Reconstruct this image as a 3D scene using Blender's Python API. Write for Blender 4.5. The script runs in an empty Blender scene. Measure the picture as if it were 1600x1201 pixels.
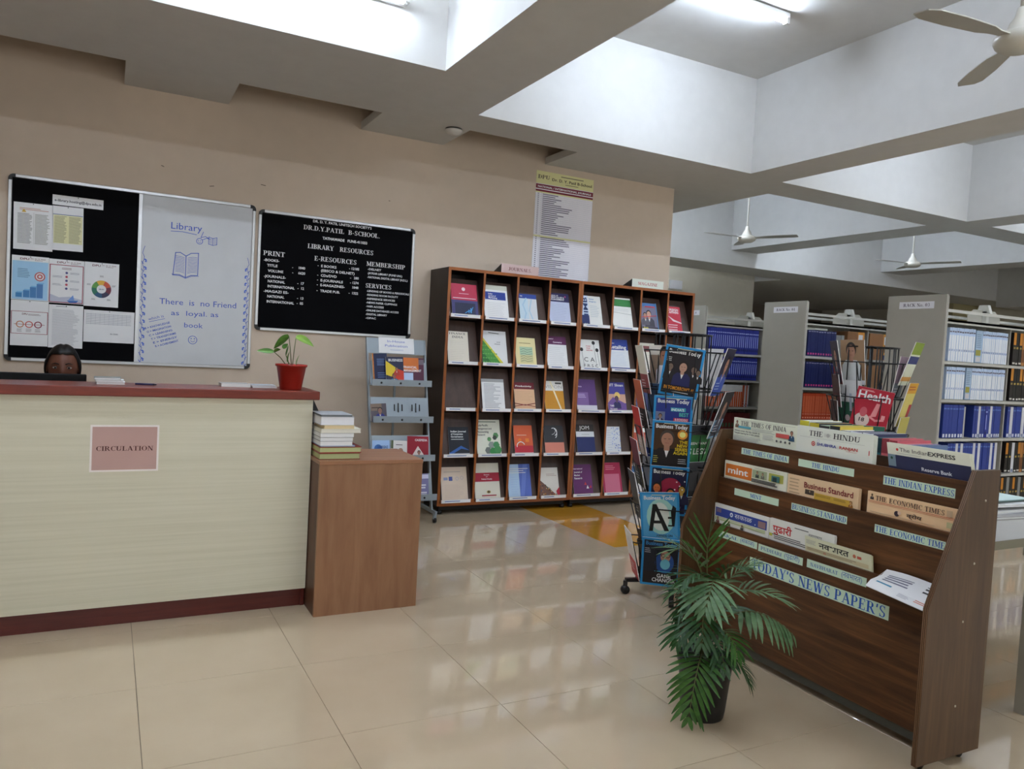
import bpy, bmesh, math, random
from mathutils import Vector, Matrix
random.seed(7)
C = bpy.context.scene.collection
SC = bpy.context.scene
PI = math.pi

# ---------------------------------------------------------------- camera, world, exposure
cam_d = bpy.data.cameras.new('camera')
cam = bpy.data.objects.new('camera', cam_d)
C.objects.link(cam)
YAW, PITCH, ROLL = 0.489117, 0.0433514, -0.0550374
_f = Vector((math.sin(YAW) * math.cos(PITCH), math.cos(YAW) * math.cos(PITCH), -math.sin(PITCH)))
_r = Vector((math.cos(YAW), -math.sin(YAW), 0))
_d = _f.cross(_r)
_rr = math.cos(ROLL) * _r + math.sin(ROLL) * _d
_dd = -math.sin(ROLL) * _r + math.cos(ROLL) * _d
cam.matrix_world = Matrix(((_rr.x, -_dd.x, -_f.x, 0), (_rr.y, -_dd.y, -_f.y, 0), (_rr.z, -_dd.z, -_f.z, 1.31), (0, 0, 0, 1)))
cam_d.sensor_fit = 'HORIZONTAL'
cam_d.sensor_width = 36.0
cam_d.lens = 1191.69 / 1600 * 36
cam_d.clip_start = 0.02
SC.camera = cam
SC.view_settings.view_transform = 'Standard'
SC.view_settings.look = 'None'
SC.view_settings.gamma = 1.0
SC.view_settings.use_curve_mapping = False
SC.view_settings.exposure = 2.08
FILL = 7.0
world = bpy.data.worlds.new('world')
SC.world = world
world.use_nodes = True
world.node_tree.nodes['Background'].inputs[0].default_value = (0.8, 0.9, 1.0, 1)
world.node_tree.nodes['Background'].inputs[1].default_value = 0.5
TUBE = 34.0
# added fill lights, standing in for daylight at unseen windows behind the camera
for _a, _b in ((-2.2, 1.4), (2.4, 6.0), (7.0, 10.6), (11.4, 15.0)):
    ld = bpy.data.lights.new('window_daylight', 'AREA'); ld.shape = 'RECTANGLE'; ld.size = _b - _a - .1; ld.size_y = 1.7
    ld.energy = FILL; ld.color = (1.0, 0.97, 0.93)
    lo = bpy.data.objects.new('window_daylight', ld); C.objects.link(lo)
    lo.location = ((_a + _b) / 2, -2.98, 1.8); lo.rotation_euler = (PI / 2, 0, 0)

# ---------------------------------------------------------------- materials
def lin(c):
    out = []
    for v in c[:3]:
        v = v / 255.0
        out.append(v / 12.92 if v <= 0.04045 else ((v + 0.055) / 1.055) ** 2.4)
    return (out[0], out[1], out[2], 1.0)

def setin(b, names, v):
    for n in names:
        if n in b.inputs:
            b.inputs[n].default_value = v
            return

_mats = {}
def mat(name, col, rough=0.6, spec=0.4, metal=0.0, emit=None, alpha=None, bump=None):
    if name in _mats: return _mats[name]
    m = bpy.data.materials.new(name); m.use_nodes = True
    nt = m.node_tree; b = nt.nodes['Principled BSDF']
    b.inputs['Base Color'].default_value = lin(col)
    b.inputs['Roughness'].default_value = rough
    b.inputs['Metallic'].default_value = metal
    setin(b, ['Specular IOR Level', 'Specular'], spec)
    if emit:
        b.inputs['Emission Color'].default_value = lin(col)
        b.inputs['Emission Strength'].default_value = emit
    # a little procedural unevenness on every surface
    tc = nt.nodes.new('ShaderNodeTexCoord'); nz = nt.nodes.new('ShaderNodeTexNoise')
    nz.inputs['Scale'].default_value = 9.0; nz.inputs['Detail'].default_value = 3.0
    mx = nt.nodes.new('ShaderNodeMix'); mx.data_type = 'RGBA'
    k = 0.94
    c0 = lin(col)
    mx.inputs[6].default_value = (c0[0] * k, c0[1] * k, c0[2] * k, 1)
    mx.inputs[7].default_value = (min(1, c0[0] * 1.04), min(1, c0[1] * 1.04), min(1, c0[2] * 1.04), 1)
    nt.links.new(tc.outputs['Object'], nz.inputs['Vector'])
    nt.links.new(nz.outputs['Fac'], mx.inputs[0])
    nt.links.new(mx.outputs[2], b.inputs['Base Color'])
    if bump:
        bp = nt.nodes.new('ShaderNodeBump'); bp.inputs['Strength'].default_value = bump[0]; bp.inputs['Distance'].default_value = 0.002
        n2 = nt.nodes.new('ShaderNodeTexNoise'); n2.inputs['Scale'].default_value = bump[1]
        nt.links.new(tc.outputs['Object'], n2.inputs['Vector'])
        nt.links.new(n2.outputs['Fac'], bp.inputs['Height']); nt.links.new(bp.outputs['Normal'], b.inputs['Normal'])
    _mats[name] = m
    return m

def grain(name, c1, c2, stretch, rough=0.35, scale=3.0, spec=0.4, detail=6.0, c3=None):
    """long-grain laminate / timber: noise stretched along one local axis"""
    if name in _mats: return _mats[name]
    m = bpy.data.materials.new(name); m.use_nodes = True
    nt = m.node_tree; b = nt.nodes['Principled BSDF']
    tc = nt.nodes.new('ShaderNodeTexCoord'); mp = nt.nodes.new('ShaderNodeMapping')
    mp.inputs['Scale'].default_value = stretch
    nz = nt.nodes.new('ShaderNodeTexNoise'); nz.inputs['Scale'].default_value = scale
    nz.inputs['Detail'].default_value = detail; nz.inputs['Roughness'].default_value = 0.62
    nz.inputs['Distortion'].default_value = 0.35
    cr = nt.nodes.new('ShaderNodeValToRGB')
    cr.color_ramp.elements[0].position = 0.32; cr.color_ramp.elements[0].color = lin(c1)
    cr.color_ramp.elements[1].position = 0.68; cr.color_ramp.elements[1].color = lin(c2)
    if c3:
        e = cr.color_ramp.elements.new(0.5); e.color = lin(c3)
    nt.links.new(tc.outputs['Object'], mp.inputs['Vector']); nt.links.new(mp.outputs[0], nz.inputs['Vector'])
    nt.links.new(nz.outputs['Fac'], cr.inputs[0]); nt.links.new(cr.outputs[0], b.inputs['Base Color'])
    b.inputs['Roughness'].default_value = rough
    setin(b, ['Specular IOR Level', 'Specular'], spec)
    _mats[name] = m
    return m

def ink(col, rough=0.45):
    """flat printed colour"""
    q = tuple(int(round(min(v * (1.12 if min(col) > 120 else 1.04), 238) / 4.0) * 4) for v in col[:3])
    return mat('print_%02x%02x%02x_%d' % (q[0] & 255, q[1] & 255, q[2] & 255, int(rough * 100)), tuple(min(255, v) for v in q), rough)

# ---------------------------------------------------------------- mesh builder
class MB:
    def __init__(s): s.v = []; s.f = []; s.m = []; s.mats = []; s.sm = []
    def mi(s, m):
        if m is None: return 0
        if m not in s.mats: s.mats.append(m)
        return s.mats.index(m)
    def add(s, vs, fs, m=None, smooth=False):
        o = len(s.v); k = s.mi(m)
        s.v += [tuple(v) for v in vs]
        for f in fs:
            s.f.append(tuple(i + o for i in f)); s.m.append(k); s.sm.append(smooth)
        return s
    def box(s, x0, y0, z0, x1, y1, z1, m=None, ch=0.0):
        if x0 > x1: x0, x1 = x1, x0
        if y0 > y1: y0, y1 = y1, y0
        if z0 > z1: z0, z1 = z1, z0
        if ch > 0:
            bm = bmesh.new(); bmesh.ops.create_cube(bm, size=1)
            for v in bm.verts: v.co = Vector(((x0 + x1) / 2 + v.co.x * (x1 - x0), (y0 + y1) / 2 + v.co.y * (y1 - y0), (z0 + z1) / 2 + v.co.z * (z1 - z0)))
            bmesh.ops.bevel(bm, geom=list(bm.edges), offset=ch, segments=1, affect='EDGES', profile=0.5)
            bm.verts.index_update()
            s.add([v.co[:] for v in bm.verts], [[v.index for v in f.verts] for f in bm.faces], m); bm.free()
            return s
        vs = [(x0, y0, z0), (x1, y0, z0), (x1, y1, z0), (x0, y1, z0), (x0, y0, z1), (x1, y0, z1), (x1, y1, z1), (x0, y1, z1)]
        return s.add(vs, [(0, 3, 2, 1), (4, 5, 6, 7), (0, 1, 5, 4), (1, 2, 6, 5), (2, 3, 7, 6), (3, 0, 4, 7)], m)
    def obox(s, M, sx, sy, sz, m=None):
        vs = [M @ Vector((a * sx / 2, b * sy / 2, c * sz / 2)) for c in (-1, 1) for a, b in ((-1, -1), (1, -1), (1, 1), (-1, 1))]
        return s.add(vs, [(0, 3, 2, 1), (4, 5, 6, 7), (0, 1, 5, 4), (1, 2, 6, 5), (2, 3, 7, 6), (3, 0, 4, 7)], m)
    def prism(s, poly, axis, a0, a1, m=None):
        """poly: 2D points (ccw seen against +axis); axis 'x': (y,z), 'y': (x,z), 'z': (x,y)"""
        def P(p, a):
            return {'x': (a, p[0], p[1]), 'y': (p[0], a, p[1]), 'z': (p[0], p[1], a)}[axis]
        n = len(poly)
        vs = [P(p, a0) for p in poly] + [P(p, a1) for p in poly]
        fs = [tuple(range(n))[::-1], tuple(range(n, 2 * n))] + [(i, (i + 1) % n, n + (i + 1) % n, n + i) for i in range(n)]
        return s.add(vs, fs, m)
    def tube(s, pts, r, m=None, n=8, close=False, smooth=True, radii=None):
        pts = [Vector(p) for p in pts]; rings = []; N = len(pts)
        ref = None
        for i, p in enumerate(pts):
            if close: t = pts[(i + 1) % N] - pts[i - 1]
            else: t = pts[min(i + 1, N - 1)] - pts[max(i - 1, 0)]
            if t.length < 1e-9: t = Vector((0, 0, 1))
            t.normalize()
            if ref is None:
                ref = Vector((0, 0, 1)) if abs(t.z) < 0.9 else Vector((1, 0, 0))
            u = t.cross(ref)
            if u.length < 1e-6: u = t.cross(Vector((1, 0, 0.3)))
            u.normalize(); w = u.cross(t); w.normalize(); ref = w
            rr = radii[i] if radii else r
            rings.append([p + (u * math.cos(2 * PI * k / n) + w * math.sin(2 * PI * k / n)) * rr for k in range(n)])
        vs = [v for ring in rings for v in ring]; fs = []
        M_ = N if close else N - 1
        for i in range(M_):
            a = i * n; b = ((i + 1) % N) * n
            for k in range(n):
                fs.append((a + k, a + (k + 1) % n, b + (k + 1) % n, b + k))
        if not close:
            fs.append(tuple(range(n))[::-1]); fs.append(tuple(range((N - 1) * n, N * n)))
        return s.add(vs, fs, m, smooth)
    def lathe(s, prof, cx=0, cy=0, m=None, n=24, smooth=True, z0=0.0):
        vs = []; fs = []
        for r, z in prof:
            for k in range(n):
                vs.append((cx + r * math.cos(2 * PI * k / n), cy + r * math.sin(2 * PI * k / n), z + z0))
        for i in range(len(prof) - 1):
            for k in range(n):
                fs.append((i * n + k, i * n + (k + 1) % n, (i + 1) * n + (k + 1) % n, (i + 1) * n + k))
        if prof[0][0] > 1e-5: fs.append(tuple(range(n))[::-1])
        if prof[-1][0] > 1e-5: fs.append(tuple(range((len(prof) - 1) * n, len(prof) * n)))
        return s.add(vs, fs, m, smooth)
    def build(s, name, m=None, parent=None, mx=None, kind=None):
        me = bpy.data.meshes.new(name)
        me.from_pydata(s.v, [], s.f)
        mats = list(s.mats)
        if not mats and m is not None: mats = [m]
        for q in mats: me.materials.append(q)
        if s.f and s.mats:
            me.polygons.foreach_set('material_index', s.m)
        me.polygons.foreach_set('use_smooth', s.sm)
        me.update()
        o = bpy.data.objects.new(name, me); C.objects.link(o)
        if parent is not None: o.parent = parent
        if mx is not None: o.matrix_basis = mx
        if kind: o['kind'] = kind
        return o

def thing(name, label, cat, loc=(0, 0, 0), rot=0.0, group=None, mx=None):
    o = bpy.data.objects.new(name, None); C.objects.link(o)
    o.empty_display_size = 0.1
    if mx is not None: o.matrix_world = mx
    else: o.location = loc; o.rotation_euler = (0, 0, rot)
    o['label'] = label; o['category'] = cat
    if group: o['group'] = group
    return o

def tag(o, label, cat, group=None):
    o['label'] = label; o['category'] = cat
    if group: o['group'] = group
    return o

def struct(name, mb, m=None, parent=None):
    o = mb.build(name, m, parent)
    if parent is None: o['kind'] = 'structure'
    return o

def copy_tree(o, parent=None):
    c = o.copy(); C.objects.link(c); c.parent = parent
    for ch in list(o.children): copy_tree(ch, c)
    return c

# ---------------------------------------------------------------- lettering
_fc = {}
def font_mesh(txt, bold=False, res=2):
    key = (txt, bold)
    if key in _fc: return _fc[key]
    cu = bpy.data.curves.new('t', 'FONT'); cu.body = txt; cu.size = 1.0; cu.resolution_u = res
    if bold: cu.offset = 0.022
    ob = bpy.data.objects.new('t', cu); C.objects.link(ob)
    me = bpy.data.meshes.new_from_object(ob)
    vs = [(v.co.x, v.co.y) for v in me.vertices]; fs = [tuple(p.vertices) for p in me.polygons]
    bpy.data.objects.remove(ob); bpy.data.curves.remove(cu); bpy.data.meshes.remove(me)
    if vs:
        x0 = min(v[0] for v in vs); x1 = max(v[0] for v in vs)
    else: x0 = x1 = 0
    _fc[key] = (vs, fs, x0, x1)
    return _fc[key]

# a small roman face drawn from stems, hairlines, bowls and slab serifs (cap height 1)
ST, TH = 0.17, 0.065
def _rect(x0, y0, x1, y1): return [[(x0, y0), (x1, y0), (x1, y1), (x0, y1)]]
def _stem(x, y0=0.0, y1=1.0, w=ST, sb=True, stp=True):
    o = _rect(x - w / 2, y0, x + w / 2, y1)
    e = 0.11
    if sb: o += _rect(x - w / 2 - e, y0, x + w / 2 + e, y0 + 0.055)
    if stp: o += _rect(x - w / 2 - e, y1 - 0.055, x + w / 2 + e, y1)
    return o
def _bar(x0, x1, y, w=TH): return _rect(x0, y - w / 2, x1, y + w / 2)
def _dg(x0, y0, x1, y1, w): return [[(x0 - w / 2, y0), (x0 + w / 2, y0), (x1 + w / 2, y1), (x1 - w / 2, y1)]]
def _ser(x, y, w=0.3): return _rect(x - w / 2, y - (0.055 if y > 0.5 else 0), x + w / 2, y + (0 if y > 0.5 else 0.055))
def _arc(cx, cy, rx, ry, a0, a1, n=12, T=ST):
    o = []; pr = None
    for i in range(n + 1):
        a = math.radians(a0 + (a1 - a0) * i / n)
        w = TH + (T - TH) * abs(math.cos(a)) ** 1.5
        c, s_ = math.cos(a), math.sin(a)
        p = ((cx + rx * c, cy + ry * s_), (cx + (rx - w) * c, cy + (ry - TH if abs(s_) > .7 else ry - w * 0.9) * s_))
        if pr: o.append([pr[0], p[0], p[1], pr[1]] if a1 > a0 else [p[0], pr[0], pr[1], p[1]])
        pr = p
    return o
GL = {
 'A': (0.78, _dg(.12, 0, .39, 1, TH) + _dg(.66, 0, .38, 1, ST) + _bar(.2, .58, .33) + _ser(.12, 0, .24) + _ser(.67, 0, .28)),
 'B': (0.68, _stem(.17) + _bar(.1, .38, .97) + _bar(.1, .4, .53) + _bar(.1, .4, .03) + _arc(.34, .76, .26, .24, -90, 90) + _arc(.36, .265, .28, .265, -90, 90)),
 'C': (0.72, _arc(.42, .5, .36, .51, 50, 310) + _rect(.62, .66, .68, 1) + _rect(.62, .1, .66, .2)),
 'D': (0.77, _stem(.17) + _bar(.1, .38, .97) + _bar(.1, .38, .03) + _arc(.34, .5, .38, .5, -90, 90)),
 'E': (0.66, _stem(.17) + _bar(.1, .56, .97) + _bar(.1, .44, .52) + _bar(.1, .58, .03) + _rect(.52, .75, .57, 1) + _rect(.54, 0, .59, .27) + _rect(.4, .4, .44, .64)),
 'F': (0.62, _stem(.17) + _bar(.1, .56, .97) + _bar(.1, .44, .52) + _rect(.52, .75, .57, 1) + _rect(.4, .4, .44, .64)),
 'G': (0.78, _arc(.42, .5, .36, .51, 50, 300) + _rect(.62, .68, .68, 1) + _stem(.62, 0.03, .42, sb=False)),
 'H': (0.82, _stem(.17) + _stem(.65) + _bar(.2, .6, .52)),
 'I': (0.36, _stem(.18)), 'J': (0.5, _stem(.3, .2, 1, sb=False) + _arc(.17, .2, .215, .22, 180, 360)),
 'K': (0.78, _stem(.17) + _dg(.25, .42, .62, 1, TH) + _dg(.68, 0, .34, .56, ST) + _ser(.62, 1, .24) + _ser(.68, 0, .26)),
 'L': (0.64, _stem(.17) + _bar(.1, .58, .03) + _rect(.54, 0, .59, .3)),
 'M': (0.96, _stem(.14, w=TH) + _stem(.78) + _dg(.46, .1, .17, 1, ST) + _dg(.46, .1, .76, 1, TH)),
 'N': (0.8, _stem(.14, w=TH) + _stem(.66, w=TH) + _dg(.64, 0, .18, 1, ST)),
 'O': (0.8, _arc(.4, .5, .37, .51, 0, 360, 22)),
 'P': (0.66, _stem(.17) + _bar(.1, .38, .97) + _bar(.1, .38, .46) + _arc(.34, .715, .27, .285, -90, 90)),
 'Q': (0.8, _arc(.4, .5, .37, .51, 0, 360, 22) + _dg(.7, -.2, .45, .08, .1)),
 'R': (0.76, _stem(.17) + _bar(.1, .38, .97) + _bar(.1, .38, .5) + _arc(.34, .735, .27, .265, -90, 90) + _dg(.66, 0, .38, .5, ST) + _ser(.68, 0, .22)),
 'S': (0.6, _arc(.3, .75, .23, .26, 35, 225, 10, .12) + _arc(.3, .26, .24, .27, -145, 45, 10, .12) + _dg(.42, .38, .14, .64, .15) + _rect(.46, .72, .51, 1) + _rect(.08, 0, .13, .28)),
 'T': (0.72, _stem(.36, stp=False) + _bar(.04, .68, .97) + _rect(.04, .74, .09, 1) + _rect(.63, .74, .68, 1)),
 'U': (0.8, _stem(.17, .28, 1, sb=False) + _stem(.64, .28, 1, w=TH, sb=False) + _arc(.38, .3, .295, .31, 180, 360)),
 'V': (0.76, _dg(.38, 0, .13, 1, ST) + _dg(.38, 0, .63, 1, TH) + _ser(.13, 1, .28) + _ser(.63, 1, .24)),
 'W': (1.04, _dg(.33, 0, .13, 1, ST) + _dg(.33, 0, .52, 1, TH) + _dg(.7, 0, .52, 1, ST) + _dg(.7, 0, .92, 1, TH) + _ser(.13, 1, .26) + _ser(.92, 1, .22)),
 'X': (0.76, _dg(.64, 0, .14, 1, ST) + _dg(.13, 0, .62, 1, TH) + _ser(.13, 0, .24) + _ser(.65, 0, .24) + _ser(.14, 1, .24) + _ser(.62, 1, .24)),
 'Y': (0.74, _stem(.37, 0, .45, stp=False) + _dg(.36, .42, .12, 1, ST) + _dg(.38, .42, .62, 1, TH) + _ser(.12, 1, .26) + _ser(.62, 1, .22)),
 'Z': (0.66, _bar(.08, .58, .97) + _bar(.06, .58, .03) + _dg(.14, 0, .5, 1, ST) + _rect(.08, .76, .12, 1) + _rect(.55, 0, .6, .26)),
 "'": (0.24, _dg(.1, .68, .14, 1, .12)), '.': (0.26, _rect(.07, 0, .2, .13)), '-': (0.4, _bar(.06, .34, .38, .1)), ' ': (0.34, []), '/': (0.4, _dg(.06, 0, .34, 1, .07)),
 '(': (0.34, _arc(.42, .45, .3, .62, 120, 240, 8, .1)), ')': (0.34, _arc(-.08, .45, .3, .62, -60, 60, 8, .1)),
 '0': (0.6, _arc(.3, .5, .25, .51, 0, 360, 18)), '1': (0.45, _stem(.24, stp=False) + _dg(.12, .8, .2, 1, .06)),
 '3': (0.58, _arc(.26, .76, .24, .25, -80, 150, 10, .13) + _arc(.26, .27, .26, .28, -150, 85, 10, .14)),
 '4': (0.6, _stem(.4, w=.14, stp=False) + _bar(.04, .56, .27) + _dg(.07, .27, .38, 1, .07)),
 'o': (0.56, _arc(.28, .33, .25, .34, 0, 360, 16, .13)),
}
def serif_shapes(txt):
    x = 0.0; out = []
    for ch in txt:
        g = GL.get(ch) or GL.get(ch.upper()) or GL[' ']
        for poly in g[1]: out.append([(px + x, py) for px, py in poly])
        x += g[0] + 0.03
    return out, max(x - 0.03, 0.01)

class Print:
    """flat print lying on a face: local x to the right, z up, facing -y; later marks lie a hair in front"""
    def __init__(s, step=0.00025): s.mb = MB(); s.k = 0; s.step = step
    def _y(s): s.k += 1; return -s.k * s.step
    def poly(s, pts, col, rough=0.45):
        y = s._y(); s.mb.add([(p[0], y, p[1]) for p in pts], [tuple(range(len(pts)))], ink(col, rough)); return s
    def rect(s, x0, z0, x1, z1, col, rough=0.45): return s.poly([(x0, z0), (x1, z0), (x1, z1), (x0, z1)], col, rough)
    def circ(s, cx, cz, r, col, rz=None, n=18, rough=0.45):
        rz = rz or r
        return s.poly([(cx + r * math.cos(2 * PI * i / n), cz + rz * math.sin(2 * PI * i / n)) for i in range(n)], col, rough)
    def ring(s, cx, cz, r, w, col, a0=0, a1=360, n=20):
        y = s._y(); vs = []; fs = []
        for i in range(n + 1):
            a = math.radians(a0 + (a1 - a0) * i / n)
            vs += [(cx + r * math.cos(a), y, cz + r * math.sin(a)), (cx + (r - w) * math.cos(a), y, cz + (r - w) * math.sin(a))]
        for i in range(n): fs.append((2 * i, 2 * i + 1, 2 * i + 3, 2 * i + 2))
        s.mb.add(vs, fs, ink(col)); return s
    def line(s, pts, w, col):
        y = s._y()
        for (x0, z0), (x1, z1) in zip(pts[:-1], pts[1:]):
            dx, dz = x1 - x0, z1 - z0; L = math.hypot(dx, dz) or 1
            nx, nz = -dz / L * w / 2, dx / L * w / 2
            ex, ez = dx / L * w / 2, dz / L * w / 2
            s.mb.add([(x0 + nx - ex, y, z0 + nz - ez), (x0 - nx - ex, y, z0 - nz - ez), (x1 - nx + ex, y, z1 - nz + ez), (x1 + nx + ex, y, z1 + nz + ez)], [(0, 1, 2, 3)], ink(col))
        return s
    def text(s, txt, x, z, h, col, w=None, align='l', bold=True, serif=False, rot=0.0, shear=0.0):
        """h = capital height; w = total width to fit (else natural)"""
        if serif:
            polys, tw = serif_shapes(txt); sc = h
            shapes = [([(p[0], p[1]) for p in poly], [tuple(range(len(poly)))]) for poly in polys]; x0 = 0
        else:
            if not txt: return s
            vs, fs, x0, x1 = font_mesh(txt, bold); tw = max(x1 - x0, 1e-4); sc = h / 0.73
            shapes = [(vs, fs)]
        kx = sc if w is None else w / tw
        W = tw * kx
        ox = x - (W / 2 if align == 'c' else W if align == 'r' else 0)
        y = s._y(); cr, sr = math.cos(rot), math.sin(rot)
        for vs, fs in shapes:
            q = []
            for vx, vy in vs:
                px = ox + (vx - x0) * kx + vy * sc * shear - x; pz = vy * sc
                q.append((x + px * cr - pz * sr, y, z + px * sr + pz * cr))
            s.mb.add(q, fs, ink(col))
        return s
    def lines(s, x0, z1, x1, z0, n, col, w=None, ragged=0.25, rnd=None):
        """greeked body copy: n thin rules"""
        rnd = rnd or random; y = s._y(); h = (z1 - z0) / n; t = w or h * 0.35
        for i in range(n):
            z = z1 - (i + 0.5) * h; xe = x1 - (x1 - x0) * ragged * rnd.random()
            s.mb.add([(x0, y, z - t / 2), (xe, y, z - t / 2), (xe, y, z + t / 2), (x0, y, z + t / 2)], [(0, 1, 2, 3)], ink(col))
        return s
    def person(s, cx, z0, h, skin, coat, hair=(30, 24, 22), shirt=(225, 225, 228)):
        """small printed portrait: shoulders, neck, head, hair"""
        r = h * 0.17
        s.poly([(cx - h * .36, z0), (cx + h * .36, z0), (cx + h * .33, z0 + h * .38), (cx + h * .2, z0 + h * .52), (cx - h * .2, z0 + h * .52), (cx - h * .33, z0 + h * .38)], coat)
        s.poly([(cx - h * .07, z0 + h * .52), (cx, z0 + h * .28), (cx + h * .07, z0 + h * .52)], shirt)
        s.rect(cx - h * .07, z0 + h * .46, cx + h * .07, z0 + h * .62, skin)
        s.circ(cx, z0 + h * .8, r * 1.06, hair, rz=r * 1.2)
        s.circ(cx, z0 + h * .745, r * .86, skin, rz=r * 1.08)
        s.rect(cx - r * .5, z0 + h * .76, cx - r * .15, z0 + h * .775, hair); s.rect(cx + r * .15, z0 + h * .76, cx + r * .5, z0 + h * .775, hair)
        s.rect(cx - r * .3, z0 + h * .655, cx + r * .3, z0 + h * .665, (150, 80, 75))
        return s
    def build(s, name, parent=None, mx=None): return s.mb.build(name, None, parent, mx)

def T(x, y, z): return Matrix.Translation((x, y, z))
def RX(a): return Matrix.Rotation(a, 4, 'X')
def RY(a): return Matrix.Rotation(a, 4, 'Y')
def RZ(a): return Matrix.Rotation(a, 4, 'Z')
# ---------------------------------------------------------------- shared materials
M_wall = mat('wall_beige_paint', (209, 191, 171), 0.75, 0.2, bump=(0.15, 60))
M_white = mat('white_ceiling_paint', (206, 205, 202), 0.8, 0.2, bump=(0.1, 50))
M_soffit = mat('soffit_paint', (196, 190, 184), 0.8, 0.2)
M_far = mat('far_wall_paint', (214, 208, 192), 0.8, 0.2)
M_grout = mat('grout', (120, 108, 92), 0.8)
M_alu = mat('brushed_aluminium', (190, 190, 190), 0.35, 0.5, 0.8)
M_blackpl = mat('black_plastic', (22, 22, 24), 0.4)
M_blackmet = mat('black_coated_wire', (14, 14, 15), 0.35)
M_paper = mat('white_paper', (222, 220, 214), 0.7, 0.2)
M_page = mat('page_edges', (205, 200, 188), 0.8, 0.1)

def tile_mat(name, c1, c2):
    m = bpy.data.materials.new(name); m.use_nodes = True; nt = m.node_tree; b = nt.nodes['Principled BSDF']
    tc = nt.nodes.new('ShaderNodeTexCoord'); oi = nt.nodes.new('ShaderNodeObjectInfo')
    va = nt.nodes.new('ShaderNodeVectorMath'); va.operation = 'ADD'
    nz = nt.nodes.new('ShaderNodeTexNoise'); nz.inputs['Scale'].default_value = 2.2; nz.inputs['Detail'].default_value = 5
    cr = nt.nodes.new('ShaderNodeValToRGB')
    cr.color_ramp.elements[0].position = 0.3; cr.color_ramp.elements[0].color = lin(c1)
    cr.color_ramp.elements[1].position = 0.7; cr.color_ramp.elements[1].color = lin(c2)
    nt.links.new(tc.outputs['Object'], va.inputs[0]); nt.links.new(oi.outputs['Location'], va.inputs[1])
    nt.links.new(va.outputs[0], nz.inputs['Vector']); nt.links.new(nz.outputs['Fac'], cr.inputs[0]); nt.links.new(cr.outputs[0], b.inputs['Base Color'])
    b.inputs['Roughness'].default_value = 0.045
    setin(b, ['Specular IOR Level', 'Specular'], 0.85)
    bp = nt.nodes.new('ShaderNodeBump'); bp.inputs['Strength'].default_value = 0.012; bp.inputs['Distance'].default_value = 0.01
    n2 = nt.nodes.new('ShaderNodeTexNoise'); n2.inputs['Scale'].default_value = 3.0; n2.inputs['Detail'].default_value = 1
    nt.links.new(va.outputs[0], n2.inputs['Vector']); nt.links.new(n2.outputs['Fac'], bp.inputs['Height']); nt.links.new(bp.outputs['Normal'], b.inputs['Normal'])
    return m
M_tile = tile_mat('cream_vitrified_tile', (190, 170, 142), (197, 178, 151))
M_tile_y = tile_mat('ochre_vitrified_tile', (196, 140, 40), (206, 150, 52))

# ---------------------------------------------------------------- floor
X0, X1, Y0, Y1 = -3.0, 15.6, -3.0, 13.2
fb = MB(); fb.box(X0, Y0, -0.12, X1, Y1, -0.004)
floor = struct('floor', fb, M_grout)
TX, TY, TS = 0.728, 2.441, 0.6
def tile_mesh(m):
    a = TS / 2 - 0.0009; c = 0.0006
    mb = MB()
    mb.add([(-a, -a, -0.01), (a, -a, -0.01), (a, a, -0.01), (-a, a, -0.01), (-a, -a, -c), (a, -a, -c), (a, a, -c), (-a, a, -c), (-a + c, -a + c, 0), (a - c, -a + c, 0), (a - c, a - c, 0), (-a + c, a - c, 0)],
           [(0, 1, 5, 4), (1, 2, 6, 5), (2, 3, 7, 6), (3, 0, 4, 7), (4, 5, 9, 8), (5, 6, 10, 9), (6, 7, 11, 10), (7, 4, 8, 11), (8, 9, 10, 11)])
    return mb
t0 = tile_mesh(0).build('tile', M_tile, floor); t1 = tile_mesh(0).build('tile', M_tile_y, floor)
first = {0: True, 1: True}
far_mb = MB()
for i in range(-7, 25):
    for j in range(-10, 19):
        cx, cy = TX + (i + .5) * TS, TY + (j + .5) * TS
        x0, x1, y0, y1 = cx - .3, cx + .3, cy - .3, cy + .3
        if x1 < X0 + .01 or x0 > X1 - .01 or y1 < Y0 or y0 > Y1: continue
        yel = (i == 4 and j in (3, 4, 5, 6))
        near = -2.3 < cx < 8.7 and 0.6 < cy < 9.0
        if not near:
            a, b_, c_, d_ = max(x0, X0) + .0012, max(y0, Y0) + .0012, min(x1, X1) - .0012, min(y1, Y1) - .0012
            far_mb.box(a, b_, -0.01, c_, d_, 0); continue
        src = t1 if yel else t0
        if first[int(yel)]: o = src; first[int(yel)] = False
        else: o = src.copy(); C.objects.link(o); o.parent = floor
        o.location = (cx, cy, 0)
fo = far_mb.build('tiles_outlying', M_tile, floor); fo['kind'] = 'stuff'

# ---------------------------------------------------------------- walls
H = 3.75
w = MB(); w.box(X0, 5.85, 0, 4.76, 6.05, H); struct('wall_back', w, M_wall)
w = MB(); w.box(4.56, 6.05, 0, 4.76, 9.95, H); struct('wall_side', w, M_far)
w = MB(); w.box(4.76, 9.75, 0, 9.8, 9.95, H); struct('wall_far', w, M_far)
w = MB(); w.box(9.6, 13.2, 0, X1 + .2, 13.4, H); struct('wall_recess', w, mat('umber_recess_paint', (120, 108, 96), .85, .2))  # dark brown base colour carries the shade of the unlit recess
w = MB(); w.box(9.6, 9.95, 0, 9.8, 13.2, H); struct('wall_return', w, M_far)
w = MB(); w.box(14.7, 9.3, 0, X1, 9.5, 2.735); struct('wall_pier', w, mat('pier_paint', (190, 180, 140), .8, .2))
w = MB(); w.box(X0 - .2, Y0 - .2, 0, X0, 6.05, H); struct('wall_left', w, M_wall)
w = MB(); w.box(X0, Y0 - .2, 0, X1 + .2, Y0, .9); w.box(X0, Y0 - .2, 2.7, X1 + .2, Y0, H)
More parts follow.
